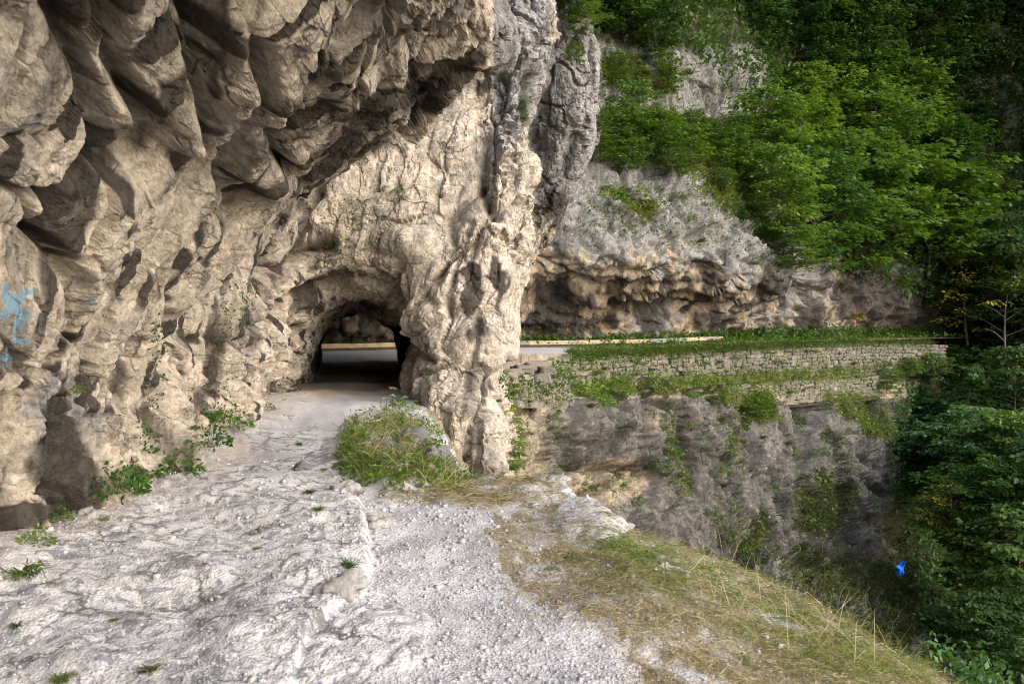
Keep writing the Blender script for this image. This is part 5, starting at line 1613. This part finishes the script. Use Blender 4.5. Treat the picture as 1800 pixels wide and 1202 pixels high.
CTUFT = [(915, 740, 28), (915, 765, 24), (905, 800, 24), (900, 825, 34), (945, 805, 22), (965, 755, 26), (965, 785, 24), (995, 810, 22), (1010, 860, 36), (1000, 835, 24), (1015, 820, 20), (1035, 820, 10), (1030, 735, 24), (1100, 760, 20), (1085, 765, 14), (1150, 765, 16), (1165, 755, 22), (1175, 775, 22), (1185, 800, 24), (1200, 730, 26), (1210, 750, 24), (1140, 795, 18), (1110, 825, 18), (1095, 855, 18), (1160, 825, 30), (1170, 835, 24), (1240, 770, 16),
                  (1260, 790, 14), (1265, 830, 24), (1270, 855, 20), (1200, 835, 14), (1180, 860, 24), (1120, 885, 26), (1270, 740, 16), (1340, 770, 16), (1400, 740, 20), (1420, 720, 24), (1350, 860, 22), (1385, 780, 18), (1395, 800, 18), (1440, 800, 24), (1450, 760, 24), (1500, 860, 20), (1530, 880, 18), (1290, 900, 16), (1250, 905, 16), (1330, 930, 24), (1310, 965, 24), (1360, 1000, 20), (1355, 435, 26), (1328, 465, 18), (1230, 425, 22), (1210, 390, 22), (1160, 235, 22),
                  (1115, 350, 34), (1140, 365, 30), (1090, 345, 26), (1190, 350, 20), (1270, 370, 30), (1300, 385, 26), (1210, 130, 24), (1240, 170, 22), (1270, 160, 24), (1185, 160, 18), (1520, 470, 40), (1480, 500, 26), (1440, 480, 30), (1580, 500, 36), (1500, 560, 20), (1400, 545, 14), (1640, 520, 40), (1130, 470, 10), (1190, 480, 12)]
LB = ranked(CTUFT, [(908, 780, 'in the cleft beside the pale pillar'), (965, 770, 'in the crack left of the bulging boulder'), (1010, 835, 'below the left of the bulging boulder'), (1090, 755, 'on the bulging grey boulder'), (1105, 850, 'under the bulging grey boulder'), (1170, 780, 'in the crack right of the bulging boulder'), (1180, 850, 'on the dark rock below that crack'), (1260, 840, 'low on the middle of the gorge wall'), (1260, 760, 'high on the middle of the gorge wall'), (1310, 955, 'in the curved cleft near the brink'), (1400, 770, 'high on the right of the gorge wall'), (1480, 830, 'on the right edge of the gorge wall'), (1340, 440, 'on the grey bulge over the road'), (1220, 405, 'on the middle of the grey far cliff'), (1115, 355, 'on the left slope of the far cliff'), (1280, 375, 'below the right of the cliff ledge'), (1220, 155, 'on the high grey rock band'), (1530, 500, 'on the undercut brow under the beeches'), (1160, 475, 'on the pale undercut over the road')], 'tuft')
for (px, py, w), lb in zip(CTUFT, LB):
    weed(px, py, w * 1.45, lb, 'grass tuft', CT, 'rock_tuft', random.choice(('weed', 'tuft', 'tuft')))

MW = [(610, 800, 40), (620, 830, 45), (650, 850, 45), (690, 862, 40), (640, 760, 38), (670, 735, 34), (700, 715, 30), (730, 735, 30), (760, 770, 30), (625, 770, 36), (600, 820, 30), (740, 862, 40), (790, 850, 34), (810, 842, 26), (655, 790, 40), (700, 800, 40), (735, 815, 36), (680, 830, 44), (645, 812, 38), (715, 760, 30), (775, 800, 28), (840, 840, 28), (880, 845, 24)]
LB = ranked_rows(MW, [(745, 'along the top of the grassy mound'), (800, 'across the middle of the grassy mound'), (848, 'along the lower edge of the grassy mound')], 'bushy herb')
for (px, py, w), lb in zip(MW, LB):
    weed(px, py, w, lb, 'weed', 'bushy herbs on the grassy mound', 'herb', 'weed', random.uniform(0.9, 1.7))

# white umbels on the mound
def umbel_mesh():
    r = np.random.default_rng(5)
    n = 26
    a = r.uniform(0, 6.28, n); q = np.sqrt(r.uniform(0, 1, n)) * 0.09
    P = np.stack([np.cos(a) * q, np.sin(a) * q, 0.55 + r.normal(0, 0.012, n) - q * 0.3], 1)
    V, F = leaves(P, r.normal(0, 1, (n, 3)) * np.array([1, 1, .2]), 0.035, 1.0, r, 2.0)
    st = tube_np([(0, 0, 0), (0.01, 0, .3), (0, 0, .55)], [.006, .005, .003], 4)
    return mesh_from('blossom', V, F, M_FLOWER, False), mesh_from('stalk', *st, M_WEED)
UMB = umbel_mesh()
UMP = [(690, 715), (700, 722), (712, 718), (695, 842), (705, 850), (715, 838), (722, 848), (732, 852), (755, 830), (742, 820), (700, 836), (690, 700), (765, 842), (735, 842), (680, 728), (748, 845)]
LB = ranked_rows(UMP, [(715, 'at the top of the grassy mound'), (840, 'low on the grassy mound')], 'white umbel')
for (px, py), lb in zip(UMP, LB):
    d, n = surf(px, py + 14, 1)
    d = min(d, 13.5)
    p = at(px, py + 16, d)
    plant('wildflower', p, random.uniform(0, 6), random.uniform(.5, .75), [('blossom', UMB[0]), ('stalk', UMB[1])], lb, 'flower', 'white wildflowers on the grassy mound')

# ------------------------------------------------------------------ loose rocks on the path
def boulder(px, py, wpx, hk, label, mat, seed, d=None, sq=0.8, lift=0.0):
    import bmesh
    bm = bmesh.new()
    bmesh.ops.create_icosphere(bm, subdivisions=4, radius=0.5)
    me_ = bpy.data.meshes.new('boulder')
    bm.to_mesh(me_); bm.free()
    v = vcoords(me_)
    v[:, 1] *= sq
    v[:, 2] *= hk
    if d is None:
        d, _ = surf(px, py, 1)
    s = wpx / FPX * d
    nn = v / np.linalg.norm(v, axis=1)[:, None]
    f1, f2, tl, cid = worley(v * 2.3 + seed * 7.7)
    hh = 0.20 * tl + 0.06 * (np.clip((f2 - f1) / .2, 0, 1) - 1) + 0.08 * fbm(v * 2 + seed, 3)
    f1, f2, tl, cid = worley(v * 6 + seed * 3.7)
    hh += 0.045 * tl + 0.02 * fbm(v * 9 + seed, 3)
    v = v + nn * hh[:, None]
    me_.vertices.foreach_set('co', v.astype(np.float32).ravel())
    me_.polygons.foreach_set('use_smooth', np.ones(len(me_.polygons), bool))
    me_.update()
    me_.materials.append(mat)
    o = link('boulder', me_)
    o.location = at(px, py, d) + Vector((0, 0, lift))
    o.scale = (s, s, s)
    o.rotation_euler = (0, 0, seed * 1.3)
    tag(o, label, 'rock')
    return o
boulder(665, 925, 58, 0.55, 'rounded pale rock half buried in the middle of the path', M_BOULDER, 1)
boulder(640, 905, 40, 0.5, 'smaller pale rock touching the rounded rock in the path', M_BOULDER, 2)
boulder(772, 815, 60, 0.7, 'dark angular rock sticking out of the mound', M_DARKROCK, 3, None, 0.8, 0.06)
boulder(725, 775, 70, 0.45, 'grey rock showing through the top of the grassy mound', M_DARKROCK, 4, None, 0.8, 0.03)
boulder(610, 857, 55, 0.4, 'flat pale rock at the lower left of the mound', M_BOULDER, 5)
boulder(535, 822, 46, 0.35, 'brown flat rock on the path left of the mound', M_DARKROCK, 6)
boulder(1050, 925, 105, 0.42, 'big pale jagged boulder on the brink of the drop', M_BOULDER, 7, None, 0.9)
boulder(965, 850, 70, 0.35, 'pale ledge rock at the back rim of the path', M_BOULDER, 8)
boulder(1195, 1008, 34, 0.6, 'small pale rock on the brink beyond the boulder', M_BOULDER, 9)
boulder(455, 935, 30, 0.4, 'dark little rock beside the bedrock hump', M_DARKROCK, 10)
boulder(745, 858, 42, 0.4, 'pale stone under the white flowers of the mound', M_BOULDER, 11)
boulder(160, 905, 60, 0.5, 'grey rock at the foot of the left wall', M_BOULDER, 12)
boulder(600, 1030, 110, 0.28, 'low pale rock hump beside the flat tussock', M_BOULDER, 13)

# pebbles
def pebbles():
    r = np.random.default_rng(77)
    n = 52000
    fi = np.interp(690 + 570 * r.uniform(0, 1, n) ** 0.85, gy_px, np.arange(len(gy_px)))
    fj = r.uniform(60, len(gx_px) * 0.72, n)
    i, j = fi.astype(int), fj.astype(int)
    a, b = (fi - i)[:, None], (fj - j)[:, None]
    P = (GP[i, j] * (1 - a) * (1 - b) + GP[i + 1, j] * a * (1 - b) + GP[i, j + 1] * (1 - a) * b + GP[i + 1, j + 1] * a * b)
    N = np.cross(GP[i, j + 1] - GP[i, j], GP[i, j] - GP[i + 1, j])
    N /= np.linalg.norm(N, axis=1)[:, None]
    X, Y = proj(P)
    d = P[:, 1]
    ok = (d < 15) & (np.abs(N[:, 2]) > 0.6)
    gs = soft_poly(X, Y, GRASSY_NEAR, 26, 5.0)
    bed = np.zeros(n)
    for cx, cy, rx, ry, a in HUMPS:
        bed = np.maximum(bed, blob(X, Y, cx, cy, rx, ry))
    bed = np.maximum(bed, 0.42 * sstep(640, 480, X))
    ok &= ~in_poly(X, Y, [(590, 820), (610, 740), (700, 690), (800, 770), (870, 840), (760, 872), (620, 860)])
    ok &= r.uniform(0, 1, n) > np.maximum(0.60 * gs, 0.85 * np.clip(bed * 2, 0, 1))
    ok &= fbm(P / 0.7, 3) > r.uniform(-1.1, 0.35, n)
    P, N, d = P[ok], N[ok], d[ok]
    n = len(P)
    box = np.array([(x, y, z) for x in (-.5, .5) for y in (-.5, .5) for z in (-.5, .5)])
    tri = np.array([(0, 1, 3), (0, 3, 2), (4, 6, 7), (4, 7, 5), (0, 4, 5), (0, 5, 1), (2, 3, 7), (2, 7, 6), (0, 2, 6), (0, 6, 4), (1, 5, 7), (1, 7, 3)])
    s = np.exp(r.normal(math.log(0.0075), 0.5, n)) * np.clip(d / 5, 0.8, 1.7)
    B = box[None] * r.uniform(0.55, 1.3, (n, 1, 3)) + r.normal(0, 0.16, (n, 8, 3))
    a = r.uniform(0, 6.28, n)
    c, q = np.cos(a), np.sin(a)
    R = np.zeros((n, 3, 3)); R[:, 0, 0] = c; R[:, 0, 1] = -q; R[:, 1, 0] = q; R[:, 1, 1] = c; R[:, 2, 2] = 0.75
    V = np.einsum('nij,nkj->nki', R, B) * s[:, None, None] + (P + np.array([0, 0, 1]) * (0.2 * s)[:, None])[:, None]
    F = (np.arange(n) * 8)[:, None, None] + tri[None]
    o = link('pebbles', mesh_from('pebbles', V.reshape(-1, 3), F.reshape(-1, 3), M_PEBBLE, False))
    tag(o, 'loose white limestone pebbles strewn over the path', 'gravel', None, 'stuff')
pebbles()

# ------------------------------------------------------------------ the scrap of blue cloth in the gorge
def cloth():
    d, n = surf(1585, 998, 1)
    d = min(d - 0.5, 49.0)
    k = NT('blue_plastic')
    k.finish(k.mix(k.noise(9, 4, .6), (0.003, 0.06, 0.40), (0.008, 0.14, 0.65)), None, 0.45)
    nx, nz = 15, 21
    u, w = np.meshgrid(np.linspace(-1, 1, nx), np.linspace(0, 1, nz))
    half = np.interp(w, [0, .12, .3, .42, .55, .62, .8, 1], [.22, .36, .34, .30, .42, .58, .30, .22])
    mid = np.interp(w, [0, .5, .62, .8, 1], [-.08, -.05, -.12, .12, .28])
    X = mid + half * u
    Z = w * 1.5
    Y = 0.10 * np.sin(u * 5 + 3 * w) * (0.4 + w) + 0.10 * np.cos(w * 9 + u) + 0.12 * u * u
    V = np.stack([X.ravel(), Y.ravel(), Z.ravel()], 1)
    V += 0.05 * np.stack([fbm(V * 3 + q * 9, 3) for q in range(3)], 1)
    o = link('blue_cloth', mesh_from('blue_cloth', V, grid_quads(nx, nz), k.m))
    md = o.modifiers.new('thick', 'SOLIDIFY')
    md.thickness = 0.015
    s = 26 / FPX * d / 1.5
    o.location = at(1585, 1012, d)
    o.scale = (s, s, s)
    tag(o, 'crumpled bright blue scrap of cloth snagged on the grassy gorge slope', 'cloth')
cloth()
